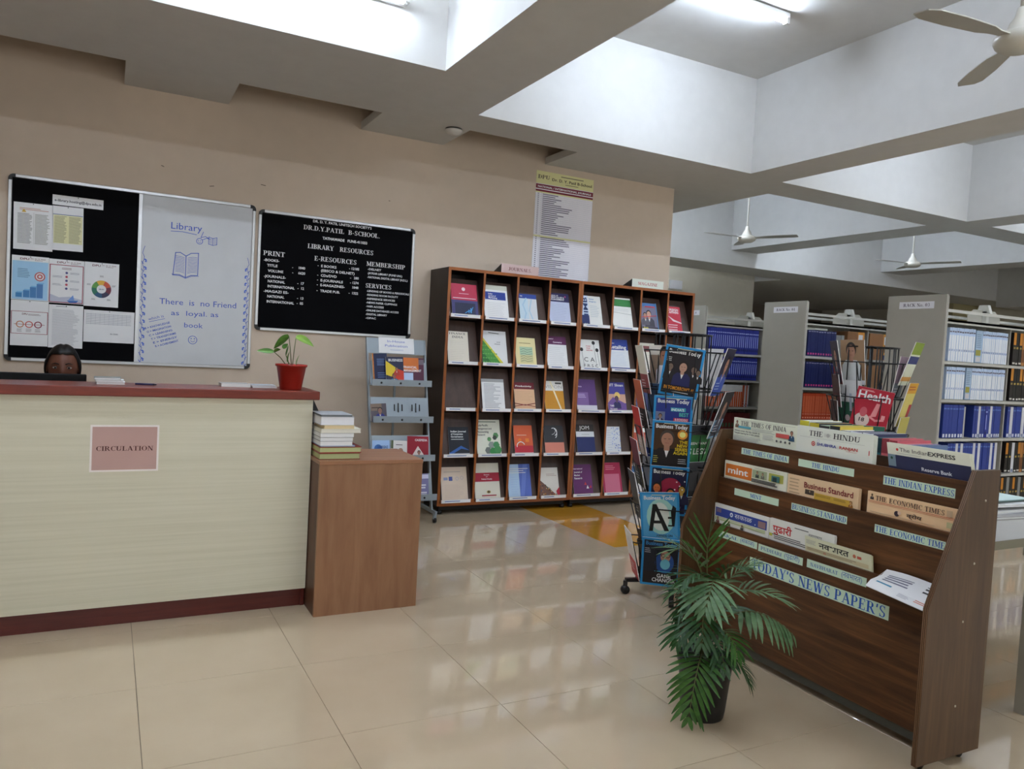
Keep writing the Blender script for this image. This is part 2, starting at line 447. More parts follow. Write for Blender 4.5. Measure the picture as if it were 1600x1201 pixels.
WX = [(-2.2, 1.4), (2.4, 6.0), (7.0, 10.6), (11.4, 15.0)]  # unseen windows, added to explain the brightness of wall and floor
ex = X0
for a_, b_ in WX: w.box(ex, Y0 - .2, .9, a_, Y0, 2.7); ex = b_
w.box(ex, Y0 - .2, .9, X1 + .2, Y0, 2.7)
struct('wall_front', w, M_far)
M_glass = mat('window_glass', (235, 240, 240), .05); M_glass.node_tree.nodes['Principled BSDF'].inputs['Transmission Weight'].default_value = 1.0
for k, (a_, b_) in enumerate(WX):
    f = MB()
    for x0, x1, z0, z1 in ((a_, b_, .9, .95), (a_, b_, 2.65, 2.7), (a_, a_ + .05, .95, 2.65), (b_ - .05, b_, .95, 2.65), ((a_ + b_) / 2 - .025, (a_ + b_) / 2 + .025, .95, 2.65)):
        f.box(x0, Y0 - .12, z0, x1, Y0 - .06, z1)
    wo = struct('window_%d' % (k + 1), f, M_alu)
    for s_ in (0, 1):
        g = MB(); xm = (a_ + b_) / 2; g.box((a_ + .05, xm + .025)[s_], Y0 - .095, .95, (xm - .025, b_ - .05)[s_], Y0 - .089, 2.65)
        g.build('pane', M_glass, wo)
w = MB(); w.box(X1, Y0, 0, X1 + .2, 13.2, H); struct('wall_right', w, M_far)
# faint scuffs and a nail hole on the beige wall
for k, (sx, sz, sw, rz_) in enumerate(((0.62, 2.36, .03, -.2), (0.97, 2.42, .035, .1), (1.93, 2.44, .012, 0), (0.30, 2.45, .02, .3))):
    sm = MB(); sm.box(-sw / 2, -0.0006, -0.0025, sw / 2, 0, 0.0025)
    o = sm.build('scuff', mat('dark_scuff', (96, 84, 74), .9), bpy.data.objects['wall_back'], T(sx, 5.85, sz) @ RY(rz_))

# ---------------------------------------------------------------- ceiling: upper slab, deep beam grid, thin border with slots
cb = MB(); cb.box(X0 - .2, Y0 - .2, H, X1 + .2, 13.4, H + .15)
ceiling = struct('ceiling', cb, M_white)
Z = 2.95
def beam(x0, y0, x1, y1, z0=Z, z1=H):
    b = MB(); b.box(x0, y0, z0, x1, y1, z1, M_white)
    return b.build('beam', M_white, ceiling)
beam(X0, 4.30, 2.25, 5.25)
beam(2.25, 4.95, 5.28, 5.25)
beam(5.28, 5.0, 5.54, 5.25)
beam(4.76, 5.25, 5.54, 8.40)
beam(1.726, -0.8, 2.25, 4.30)
beam(-2.1, -0.8, -1.6, 4.30)
beam(4.85, -0.8, 5.28, 4.95)
beam(5.54, 5.0, X1, 5.41)
beam(8.02, -0.8, 8.47, 5.0)
beam(7.95, 5.41, 8.47, 8.40)
beam(11.25, -0.8, 11.8, 5.0)
beam(11.25, 5.41, 11.8, 8.40)
beam(X0, -1.3, X1, -0.8)
beam(4.76, 8.40, X1, 9.15, 2.735)
beam(14.55, 5.41, X1, 8.40, 2.62)
beam(14.55, -0.8, X1, 5.0, 2.62)
beam(9.8, 9.15, X1, 13.2, 2.735)
bs = MB()
bs.box(X0, 5.25, Z, 4.76, 5.33, Z + .06)
for x0, x1 in ((0.05, 0.71), (1.675, 2.36), (3.32, 4.76)):
    bs.box(x0, 5.33, Z, x1, 5.85, Z + .06)
bs.build('slotted_border', M_white, ceiling)

# ---------------------------------------------------------------- lamps
def tube_lamp(label, loc, rz=0.0, wall=False, strength=1.0):
    t = thing('tube_light', label, 'ceiling light', loc, rz, 'fluorescent tube lights in the coffers')
    a = MB(); a.box(-.62, -.022, 0.02, .62, .022, .055, None, .004); a.build('batten', M_white, t)
    b = MB(); b.tube([(-.59, 0, 0), (.59, 0, 0)], .014, None, 12)
    b.build('tube', mat('lit_tube_%d' % int(TUBE * strength * 10), (222, 236, 255), .3, emit=TUBE * strength), t)
    for s in (-1, 1):
        c = MB(); c.box(s * .595, -.018, -.018, s * .62, .018, .022); c.build('tube_holder', M_white, t)
    return t
tube_lamp('lit tube light on the coffer ceiling above the display shelves', (3.478, 3.93, 3.69))
tube_lamp('lit tube light in the coffer overhead, nearer than the fan', (3.478, 1.1, 3.69))
tb = thing('tube_light', 'lit tube light mounted on the coffer side wall above the counter', 'ceiling light', (0.84, 4.30, 3.27), 0, 'fluorescent tube lights in the coffers')
a = MB(); a.box(-.62, -.035, -.022, .62, 0, .022, None, .004); a.build('batten', M_white, tb)
b = MB(); b.tube([(-.59, -.055, 0), (.59, -.055, 0)], .014, None, 12)
b.build('tube', mat('lit_tube_wall', (222, 236, 255), .3, emit=TUBE * 0.9), tb)
for s in (-1, 1):
    c = MB(); c.box(s * .595, -.073, -.018, s * .62, -.035, .018); c.build('tube_holder', M_white, tb)
for x, y, k, lb_ in ((0.2, 2.9, 1.3, 'lit tube light in the bay above the counter, nearest the wall'), (0.2, 0.9, 1.2, 'lit tube light in the bay above the counter, farther from the wall'), (6.6, 3.6, 1.0, 'lit tube light in the bay in front of rack No. 03'), (6.6, 0.6, 1.0, 'lit tube light in the second bay, toward the windows'), (9.8, 3.6, 1.0, 'lit tube light in the third bay, above the rack rows'), (9.8, 0.6, 1.0, 'lit tube light in the third bay, toward the windows'), (13.1, 2.4, .9, 'lit tube light in the last bay by the end wall'), (0.2, -2.0, .8, 'lit tube light by the windows, counter side'), (5.5, -2.0, .8, 'lit tube light by the windows, rack side')):
    tube_lamp(lb_, (x, y, 3.69), 0, False, k)
tube_lamp('lit tube light high beside the first far fan', (5.62, 7.0, 3.5), PI / 2, False, 1.4)
tube_lamp('lit tube light high beside the second far fan', (8.56, 7.0, 3.5), PI / 2, False, 1.4)
tube_lamp('lit tube light above the last rack by the far wall', (7.4, 9.45, 3.66), 0, False, .5)
# ================================================================ circulation counter
M_cream = grain('cream_streaked_laminate', (205, 200, 176), (217, 212, 190), (0.45, 4.0, 34.0), .38, 2.4, c3=(212, 207, 184))
M_red = grain('mahogany_laminate', (104, 36, 22), (128, 48, 30), (1.2, 8, 14), .3, 4)
M_plinth = grain('dark_mahogany', (78, 22, 14), (96, 32, 22), (1, 8, 12), .35, 4)
M_tan = grain('tan_plywood_laminate', (134, 94, 66), (158, 116, 84), (7, 7, 0.9), .4, 2.2, c3=(147, 105, 75))
ct = thing('reception_counter', 'cream laminate reception counter with mahogany red top and plinth', 'counter', (0, 0, 0))
CX0 = -2.4
b = MB(); b.box(CX0, 3.73, .09, .893, 3.748, 1.022); b.build('front_panel', M_cream, ct)
b = MB(); b.box(CX0, 3.755, 0, .888, 3.775, .09); b.build('plinth', M_plinth, ct)
b = MB(); b.box(CX0 - .02, 3.70, 1.022, .918, 4.03, 1.063, None, .003); b.build('countertop', M_red, ct)
b = MB(); b.box(.875, 3.748, .0, .893, 4.9, 1.022); b.build('side_panel', M_plinth, ct)
b = MB(); b.box(CX0, 3.748, .0, CX0 + .018, 4.9, 1.022); b.build('side_panel', M_plinth, ct)
b = MB(); b.box(CX0 + .018, 4.0, .71, .875, 4.42, .735); b.build('desk_shelf', M_red, ct)
for xx in (-1.3, -.62, .4):
    b = MB(); b.box(xx, 3.78, 0, xx + .018, 4.40, .71); b.build('divider_panel', M_cream, ct)

p = Print(); p.rect(0, 0, .27, .205, (214, 208, 204)); p.rect(.008, .008, .262, .197, (170, 140, 132))
p.text('CIRCULATION', .135, .092, .02, (74, 22, 24), w=.225, align='c', serif=True)
sg = thing('counter_sign', 'square dusty pink paper sign reading CIRCULATION on the counter front', 'sign', (-.055, 3.729, .69))
b = MB(); b.box(0, -.0008, 0, .27, 0, .205); b.build('sheet', mat('sign_paper', (228, 222, 218), .6), sg)
p.build('print', sg, T(0, -.001, 0))

# plywood box beside the counter
bx = thing('plywood_box', 'tan plywood laminate box standing at the right end of the counter', 'box', (0, 0, 0))
b = MB()
b.box(.897, 3.56, 0, 1.412, 3.578, .727); b.build('front_panel', M_tan, bx)
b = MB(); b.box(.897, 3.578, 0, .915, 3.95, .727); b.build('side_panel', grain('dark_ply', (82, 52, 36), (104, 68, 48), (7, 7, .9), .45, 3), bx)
b = MB(); b.box(1.394, 3.578, 0, 1.412, 3.95, .727); b.build('side_panel', M_tan, bx)
b = MB(); b.box(.915, 3.932, 0, 1.394, 3.95, .727); b.build('back_panel', M_tan, bx)
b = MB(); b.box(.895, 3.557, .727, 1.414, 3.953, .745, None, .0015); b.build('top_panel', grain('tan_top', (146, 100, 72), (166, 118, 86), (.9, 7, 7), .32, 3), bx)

# closed book lying flat: cover boards, page block, spine; origin bottom-front-left
def flat_book(label, x, y, z, w, d, h, cover, pages=(206, 202, 190), soft=False, grp=None, rz=0.0):
    t = thing('book', label, 'book', (x, y, z), rz, grp)
    c = .004 if not soft else .0008
    cm = ink(cover, .4)
    b = MB(); b.box(0, 0, 0, w, d, c, cm); b.box(0, 0, h - c, w, d, h, cm); b.box(0, d - .004, c, w, d, h - c, cm)
    b.build('cover', cm, t)
    b = MB(); b.box(.003, .003, c, w - .003, d - .004, h - c); b.build('page_block', ink(pages, .8), t)
    return t
G = 'books stacked on the plywood box'
zz = .745
for lab, w_, h_, col, pg, soft, dx in (
    ('green edged hardback with brown boards, bottom of the stack on the plywood box', .198, .032, (120, 60, 40), (166, 172, 124), False, 0),
    ('green edged hardback with red boards, second from the bottom of the stack', .204, .030, (138, 44, 36), (172, 178, 130), False, 0),
    ('thin blue covered paperback just above the two green edged books', .170, .006, (96, 116, 158), (190, 196, 206), True, .004),
    ('white paperback with grey top cover above the thin blue book', .160, .021, (170, 174, 186), (214, 214, 220), True, 0),
    ('white paperback in the middle of the stack with black spine line', .162, .019, (62, 60, 66), (216, 216, 218), True, 0),
    ('white paperback with brown grey cover, just under the overhanging book', .166, .021, (128, 122, 118), (218, 216, 214), True, 0),
    ('cream paperback that overhangs the stack to the right', .196, .020, (200, 196, 180), (212, 208, 196), True, .003),
    ('yellowed slim book near the top of the stack', .150, .017, (206, 192, 152), (206, 190, 150), True, .016),
    ('thick white paperback with curling grey cover second from the top', .165, .040, (146, 146, 152), (212, 212, 218), True, 0),
    ('grey covered magazine lying open edged on top of the stack', .155, .010, (150, 152, 158), (120, 122, 128), True, .0)):
    flat_book(lab, .902 + dx, 3.60 + random.uniform(-.003, .004), zz, w_, .20 + random.uniform(-.01, .01), h_, col, pg, soft, G)
    zz += h_

# things lying on the counter top
flat_book('small stack-topping white notebook on the counter near the person', -.04, 3.86, 1.063, .115, .10, .011, (206, 206, 208), (222, 222, 222), True)
flat_book('white notebook under the other notebook on the counter', -.045, 3.855, 1.074, .115, .10, .009, (186, 188, 190), (222, 222, 222), True)
flat_book('grey topped notebook uppermost of the little pile on the counter', -.05, 3.86, 1.083, .108, .10, .010, (120, 126, 122), (214, 214, 214), True)
pn = thing('pen', 'dark blue ballpoint pen lying on the red counter top', 'pen', (.16, 3.86, 1.068), -.25)
b = MB(); b.tube([(-.045, 0, 0), (.03, 0, 0)], .0045, None, 10); b.build('barrel', ink((38, 36, 78), .3), pn)
b = MB(); b.tube([(.03, 0, 0), (.045, 0, 0)], .005, None, 10, radii=[.005, .002]); b.build('cap', ink((20, 20, 40), .3), pn)
tr = thing('metal_tray', 'flat grey metal tray lying on the counter behind the red pot', 'tray', (.49, 3.90, 1.063))
b = MB(); b.box(0, 0, 0, .135, .11, .004); b.box(0, 0, .004, .135, .004, .016); b.box(0, .106, .004, .135, .11, .016); b.box(0, .004, .004, .004, .106, .016); b.build('tray_body', M_alu, tr)
flat_book('open-edged white magazine on the counter beside the red pot', .63, 3.88, 1.063, .12, .12, .007, (196, 196, 198), (220, 220, 220), True)
flat_book('glossy magazine resting on the white magazine beside the red pot', .625, 3.885, 1.070, .12, .11, .006, (150, 154, 160), (222, 222, 222), True)

# monitor seen from behind over the counter
mo = thing('monitor', 'black flat monitor on the desk behind the counter, in front of the seated person', 'monitor', (-.31, 4.19, .735), 0)
b = MB(); b.box(-.27, -.02, .05, .225, .015, .352, None, .004); b.build('housing', mat('matt_black_housing', (10, 10, 11), .6, .2), mo)
b = MB(); b.box(-.255, .0152, .06, .21, .017, .342); b.build('screen', mat('dark_screen', (24, 28, 36), .1), mo)
b = MB(); b.box(-.03, -.035, .012, .03, -.02, .2); b.box(-.03, -.035, .012, .03, 0.02, .03); b.build('stand_neck', M_blackpl, mo)
b = MB(); b.box(-.11, -.09, 0, .11, .09, .012, None, .004); b.build('stand_base', M_blackpl, mo)

# ================================================================ wall boards
def board_frame(root, x0, z0, x1, z1, y=5.85, t=.022, d=.02):
    for nm, (a, b_, c, d_) in {'a': (x0 + t, z1 - t, x1 - t, z1), 'b': (x0 + t, z0, x1 - t, z0 + t), 'c': (x0, z0 + t, x0 + t, z1 - t), 'd': (x1 - t, z0 + t, x1, z1 - t)}.items():
        m = MB(); m.box(a, y - d, b_, c, y - .001, d_, None, .003); m.build('frame_bar', M_alu, root)
    for cx, cz, sx, sz in ((x0, z0, 1, 1), (x1, z0, -1, 1), (x0, z1, 1, -1), (x1, z1, -1, -1)):
        m = MB(); r = t * 1.45; pl_ = [(cx + sx * r, cz)]
        for k in range(7):
            a = PI / 2 * k / 6
            pl_.append((cx + sx * r * (1 - math.sin(a)), cz + sz * r * (1 - math.cos(a))))
        pl_ = pl_ + [(cx, cz + sz * (r + .008)), (cx + sx * t * 1.05, cz + sz * (r + .008)), (cx + sx * t * 1.05, cz + sz * t * 1.05), (cx + sx * (r + .008), cz + sz * t * 1.05), (cx + sx * (r + .008), cz)]
        if sx * sz > 0: pl_ = pl_[::-1]
        m.prism(pl_, 'y', y - d - .002, y - .001); m.build('corner_cap', M_blackpl, root)
M_felt = mat('black_felt', (15, 15, 17), .95, .05, bump=(.3, 300))
M_wb = mat('whiteboard_enamel', (206, 208, 210), .22, .5)
bd = thing('notice_board', 'wide aluminium framed board, black felt half and whiteboard half', 'board', (0, 0, 0))
x0, x1, z0, z1 = -.585, .924, 1.074, 2.262
board_frame(bd, x0, z0, x1, z1)
m = MB(); m.box(x0 + .02, 5.838, z0 + .02, .162, 5.849, z1 - .02); m.build('felt_panel', M_felt, bd)
m = MB(); m.box(.182, 5.838, z0 + .02, x1 - .02, 5.849, z1 - .02); m.build('whiteboard_panel', M_wb, bd)
m = MB(); m.box(.162, 5.834, z0 + .02, .182, 5.849, z1 - .02); m.build('divider_bar', M_alu, bd)
# hand drawn marker on the whiteboard
BL = (48, 78, 178)
p = Print(.00006)
def mk(nm):
    global p
    p.build(nm, bd, T(0, 5.8378, 0)); p = Print(.00006)
p.text('Library', .366, 2.03, .048, BL, w=.20, bold=False)
p.line([(.366, 2.012), (.44, 2.016), (.53, 2.006)], .004, BL)
p.line([(.575, 2.03), (.56, 1.99), (.59, 2.0), (.62, 1.985)], .004, BL)
p.ring(.552, 1.963, .022, .004, BL); p.circ(.545, 1.968, .003, BL); p.circ(.559, 1.968, .003, BL); p.ring(.552, 1.962, .011, .003, BL, 200, 340, 8)
p.line([(.57, 1.975), (.6, 1.99), (.613, 1.985)], .004, BL)
p.line([(.612, 1.95), (.612, 2.0), (.639, 1.992), (.666, 2.0), (.666, 1.95), (.639, 1.944), (.612, 1.95)], .004, BL); p.line([(.639, 1.992), (.639, 1.944)], .003, BL)
for q in range(4):
    p.line([(.618, 1.96 + q * .009), (.634, 1.958 + q * .009)], .002, BL); p.line([(.644, 1.958 + q * .009), (.66, 1.96 + q * .009)], .002, BL)
mk('marker_title')
p.line([(.388, 1.715), (.4, 1.868), (.43, 1.872), (.468, 1.85), (.468, 1.7), (.43, 1.716), (.388, 1.715)], .005, BL)
p.line([(.468, 1.85), (.5, 1.872), (.548, 1.878), (.547, 1.722), (.505, 1.718), (.468, 1.7)], .005, BL)
p.line([(.382, 1.72), (.386, 1.71), (.43, 1.71), (.468, 1.694), (.508, 1.712), (.553, 1.716)], .003, BL)
for q in range(11):
    z_ = 1.74 + q * .0105
    p.line([(.402, z_), (.432, z_ - .001), (.458, z_ - .009)], .0026, BL); p.line([(.48, z_ - .008), (.51, z_ + .001), (.54, z_)], .0026, BL)
mk('marker_book')
p.text('There  is  no Friend', .308, 1.505, .042, BL, w=.505, bold=False, rot=.01)
p.text('as  loyal. as', .385, 1.432, .036, BL, w=.31, bold=False, rot=.02)
p.text('book', .472, 1.352, .036, BL, w=.122, bold=False)
mk('marker_quote')
p.text('which is', .245, 1.385, .02, BL, w=.10, bold=False, rot=.3); p.line([(.25, 1.376), (.345, 1.404)], .003, BL)
for q, tx in enumerate(('B > KNOWLEDGE', 'O > IMAGINATION', 'C > LEARNING', 'T > TRANSFORMS', 'E > ENERGY', 'R > ACHIEVEMENT')):
    p.text(tx, .224 + q * .014, 1.322 - q * .024, .014, BL, w=.165 - .006 * (q % 3), bold=True, rot=.32)
mk('marker_list')
p.ring(.53, 1.266, .03, .004, BL); p.circ(.52, 1.275, .004, BL); p.circ(.541, 1.275, .004, BL); p.ring(.53, 1.267, .016, .003, BL, 200, 340, 10)
mk('marker_smiley')
for bx_, sgn in ((.2, 1), (.885, -1)):
    n_ = 17; pts = []
    for q in range(n_ * 2 + 1):
        z_ = 1.10 + (.79 if sgn > 0 else .78) * q / (n_ * 2)
        pts.append((bx_ + sgn * .007 * math.sin(q * 1.9), z_))
    p.line(pts, .003, BL)
    for q in range(n_ - 3):
        z_ = 1.115 + q * .052
        for a in (0.5, -.5, 1.4):
            cx_ = bx_ + sgn * .008 + .009 * math.cos(a) * sgn; cz_ = z_ + .010 * math.sin(a)
            p.circ(cx_, cz_, .007, (66, 100, 200), rz=.0045, n=8)
        p.line([(bx_, z_ - .02), (bx_ - sgn * .01, z_ - .005)], .004, BL)
    mk('marker_border')

def sheet(label, x, z, w, h, ops, rot=0.0, name='notice', paper=(222, 220, 218), y=5.8368, cat='notice', grp='papers pinned to the black felt', pins=True):
    t = thing(name, label, cat, mx=T(x, y, z) @ RY(rot), group=grp)
    m = MB(); m.box(0, -.0006, 0, w, 0, h); m.build('sheet', ink(paper, .6), t)
    q = Print(.00008); ops(q, w, h); q.build('print', t, T(0, -.0008, 0))
    if pins:
        for px, pz in pins if isinstance(pins, list) else [(w / 2, h - .006)]:
            m = MB(); m.tube([(px, -.0008, pz), (px, -.008, pz)], .003, None, 8); m.build('pin', M_blackpl, t)
    return t
def o_list(head, col1, col2, bg=None):
    def f(q, w, h):
        if bg: q.rect(w * .08, h * .13, w * .95, h * .80, bg)
        if head: q.lines(w * .15, h * .9, w * .9, h * .84, 2, head, ragged=.3)
        q.lines(w * .1, h * .78, w * .48, h * .13, 24, col1); q.lines(w * .54, h * .78, w * .93, h * .13, 24, col2)
        q.line([(w * .51, h * .13), (w * .51, h * .8)], .0012, (150, 150, 140))
    return f
sheet('white list sheet with a yellow warning triangle on the black felt', -.55, 1.79, .215, .298, lambda q, w, h: (o_list((190, 120, 90), (90, 90, 86), (120, 118, 100))(q, w, h), q.poly([(w * .2, h * .8), (w * .32, h * .8), (w * .26, h * .87)], (208, 170, 60))), -.01)
sheet('white sheet printed with a yellow tinted two column table', -.336, 1.806, .175, .286, lambda q, w, h: (q.rect(w * .03, h * .16, w * .97, h * .80, (206, 202, 160)), q.line([(w * .03, h * .81), (w * .97, h * .81)], .004, (60, 84, 150)), q.lines(w * .06, h * .78, w * .46, h * .17, 24, (120, 116, 80)), q.lines(w * .53, h * .78, w * .94, h * .17, 24, (120, 116, 80))), -.015)
sheet('narrow white paper strip with black printed e-mail line on black felt', -.342, 2.099, .291, .064, lambda q, w, h: q.text('e-library.hosting@dpu.edu.in', w / 2, h * .36, h * .26, (40, 30, 40), w=w * .92, align='c'), 0, y=5.8358)
def hdr(q, w, h, extra=True):
    q.text('DPU', w * .22, h * .91, h * .045, (120, 40, 60), w=w * .24, bold=True)
    q.text('Dr. D. Y. Patil', w * .5, h * .935, h * .02, (120, 60, 70), w=w * .4); q.text('B-School', w * .62, h * .905, h * .018, (120, 60, 70), w=w * .2)
def f_b1(q, w, h):
    q.rect(.004, .004, w - .004, h * .88, (150, 190, 222)); hdr(q, w, h)
    q.lines(w * .16, h * .72, w * .5, h * .5, 6, (96, 132, 170))
    for i, (a, b_) in enumerate(((.12, .1), (.32, .16), (.5, .24), (.68, .32))): q.rect(w * a, h * .06, w * (a + .17), h * (.06 + b_), (58 + i * 6, 128, 186)); q.poly([(w * a, h * (.06 + b_)), (w * (a + .04), h * (.09 + b_)), (w * (a + .21), h * (.09 + b_)), (w * (a + .17), h * (.06 + b_))], (120, 180, 222))
    for r_, c_ in ((.030, (196, 92, 92)), (.023, (226, 210, 216)), (.016, (196, 92, 92)), (.008, (226, 210, 216))): q.circ(w * .76, h * .55, r_, c_)
def f_b2(q, w, h):
    q.rect(.003, .003, w - .003, h * .88, (150, 40, 66)); q.rect(.008, .008, w - .008, h * .865, (214, 216, 224)); hdr(q, w, h)
    q.lines(w * .36, h * .82, w * .64, h * .77, 2, (130, 60, 80))
    for i in range(5):
        q.circ(w * .5, h * (.7 - .09 * i), .0075, ((70, 74, 130), (190, 70, 90))[i % 2]); x_ = .1 if i % 2 else .6
        q.lines(w * x_, h * (.72 - .09 * i), w * (x_ + .28), h * (.67 - .09 * i), 3, (140, 140, 150))
    q.poly([(.008, .008), (w - .008, .008), (w - .008, h * .1), (w * .6, h * .16), (w * .3, h * .13), (.008, h * .2)], (176, 178, 192))
    q.poly([(w * .52, h * .07), (w * .86, h * .08), (w * .8, h * .03), (w * .6, h * .02)], (62, 110, 190)); q.poly([(w * .56, h * .08), (w * .7, h * .2), (w * .74, h * .08)], (110, 150, 214))
def f_b3(q, w, h):
    hdr(q, w, h); cx, cz = w * .5, h * .40
    for i, c_ in enumerate(((196, 80, 52), (222, 172, 60), (92, 150, 70), (40, 110, 90), (40, 84, 120), (54, 50, 80), (110, 44, 60))):
        q.ring(cx, cz, .058, .03, c_, 18 + i * 51.4, 18 + (i + 1) * 51.4, 8)
    q.circ(cx, cz, .024, (216, 216, 216)); q.text('eBooks', cx, cz - .004, .008, (60, 90, 130), align='c', w=.03)
    for a in range(5): q.lines(cx + .078 * math.cos(a * 1.26 + .3) - .012, cz + .085 * math.sin(a * 1.26 + .3) + .006, cx + .078 * math.cos(a * 1.26 + .3) + .012, cz + .085 * math.sin(a * 1.26 + .3) - .006, 3, (90, 90, 96))
def f_c1(q, w, h):
    q.rect(.002, h * .26, w - .002, h * .76, (152, 60, 76)); q.rect(.006, h * .27, w - .006, h * .75, (220, 218, 222)); q.text('DPU', w * .3, h * .68, .012, (120, 50, 60), w=w * .14); q.lines(w * .46, h * .71, w * .8, h * .67, 2, (120, 80, 90))
    for i, c_ in enumerate(((196, 132, 96), (200, 96, 90), (140, 44, 62))): q.ring(w * (.25 + .24 * i), h * .47, .022, .006, c_); q.lines(w * (.17 + .24 * i), h * .38, w * (.33 + .24 * i), h * .3, 4, (140, 130, 130))
    q.line([(w * .1, h * .47), (w * .9, h * .47)], .003, (160, 90, 90))
def f_c2(q, w, h):
    q.lines(w * .2, h * .98, w * .6, h * .95, 1, (120, 120, 126)); q.lines(w * .1, h * .9, w * .9, h * .06, 34, (168, 168, 172))
def f_c3(q, w, h):
    q.lines(w * .05, h * .9, w * .93, h * .55, 7, (168, 168, 174), ragged=.02)
    for i in range(11): q.line([(w * (.05 + .088 * i), h * .55), (w * (.05 + .088 * i), h * .9)], .001, (150, 150, 158))
    q.text('IN CINN', w * .6, h * .25, .009, (120, 120, 126), align='c')
sheet('blue poster with rising steps and a red target, on black felt', -.555, 1.468, .204, .283, f_b1)
sheet('crimson framed poster with a dotted timeline and a paper boat', -.35, 1.463, .199, .285, f_b2)
sheet('white poster with a rainbow segmented ring', -.149, 1.457, .204, .292, f_b3)
sheet('white sheet with three linked rings in a thin crimson box', -.554, 1.174, .207, .292, f_c1)
sheet('white text page pinned below the crimson framed poster', -.345, 1.17, .196, .281, f_c2)
sheet('landscape white table sheet pinned at the lower right of the felt', -.145, 1.219, .302, .213, f_c3)

lb = thing('letter_board', 'black letter board headed LIBRARY RESOURCES in white letters', 'board', (0, 0, 0))
x0, x1, z0, z1 = .945, 2.152, 1.364, 2.243
board_frame(lb, x0, z0, x1, z1)
m = MB(); m.box(x0 + .02, 5.838, z0 + .02, x1 - .02, 5.849, z1 - .02); m.build('felt_panel', M_felt, lb)
WL = (222, 220, 214); p = Print(.00004)
p.text('DR. D. Y. PATIL UNITECH SOCIETY\'S', 1.338, 2.197, .019, WL, w=.455)
p.text('DR.D.Y.PATIL  B-SCHOOL.', 1.27, 2.137, .033, WL, w=.592, serif=True)
p.text('TATHAWADE   PUNE-411033', 1.415, 2.078, .02, WL, w=.347)
p.text('LIBRARY   RESOURCES', 1.306, 2.0, .034, WL, w=.51, serif=True)
p.text('PRINT', .987, 1.914, .034, WL, w=.156, serif=True)
def row(tx, x, z, x1_=None, num=None, xe=None, h=.019):
    p.text(tx, x, z, h, WL, w=(x1_ - x) if x1_ else None)
    if num: p.text(num, xe, z + .003, h, WL, align='r')
row('-BOOKS-', .993, 1.872, 1.104)
row('TITLE', 1.017, 1.834, 1.092, '-     1840', 1.294); row('VOLUME', 1.024, 1.795, 1.135, '-     6620', 1.296)
row('-JOURNALS-', .998, 1.754, 1.155); row('NATIONAL', 1.027, 1.719, 1.15, '-  17', 1.29); row('INTERNATIONAL', 1.027, 1.682, 1.222, '-  12', 1.292)
row('-MAGAZI ES-', 1.0, 1.645, 1.18); row('NATIONAL', 1.027, 1.608, 1.15, '-  13', 1.29); row('INTERNATIONAL', 1.025, 1.57, 1.222, '-  05', 1.29)
p.text('E-RESOURCES', 1.36, 1.913, .034, WL, w=.326, serif=True)
for q, (a, b_) in enumerate((('E BOOKS', '- 12185'), ('(EBSCO & DELNET)', None), ('CDs/DVD', '-   280'), ('E-JOURNALS', '- 1274'), ('E-MAGAZINES-', '1848'), ('TRADE PUB.', '-  1322'))):
    row(a, 1.413, (1.868, 1.834, 1.797, 1.76, 1.724, 1.68)[q], (1.53, 1.673, 1.535, 1.585, 1.6, 1.565)[q], b_, 1.708)
    if q != 1: p.rect(1.386, (1.868, 1.834, 1.797, 1.76, 1.724, 1.68)[q] + .006, 1.394, (1.868, 1.834, 1.797, 1.76, 1.724, 1.68)[q] + .010, WL)
p.text('MEMBERSHIP', 1.764, 1.914, .034, WL, w=.318, serif=True)
for q, a in enumerate(('-DELNET', '-JAYKAR LIBRARY (PUNE UNI.)', '-NATIONAL DIGITAL LIBRARY (N.D.L.)')): row(a, 1.776, (1.882, 1.851, 1.82)[q], (1.885, 2.06, 2.107)[q], h=.016)
p.text('SERVICES', 1.764, 1.745, .033, WL, w=.212, serif=True)
for q, (a, e) in enumerate((('-LENDING OF BOOKS & PERIODICALS', 2.128), ('-READING ROOM FACILITY', 2.035), ('-REFERENCE SERVICES', 2.01), ('-NEWS PAPER CLIPPINGS', 2.03), ('-WIFI ACCESS', 1.92), ('-ONLINE DATABASES ACCESS', 2.045), ('-DIGITAL LIBRARY', 1.95), ('-OPAC', 1.86))): row(a, 1.776, 1.713 - q * .0302, e, h=.015)
p.build('lettering', lb, T(0, 5.8372, 0))

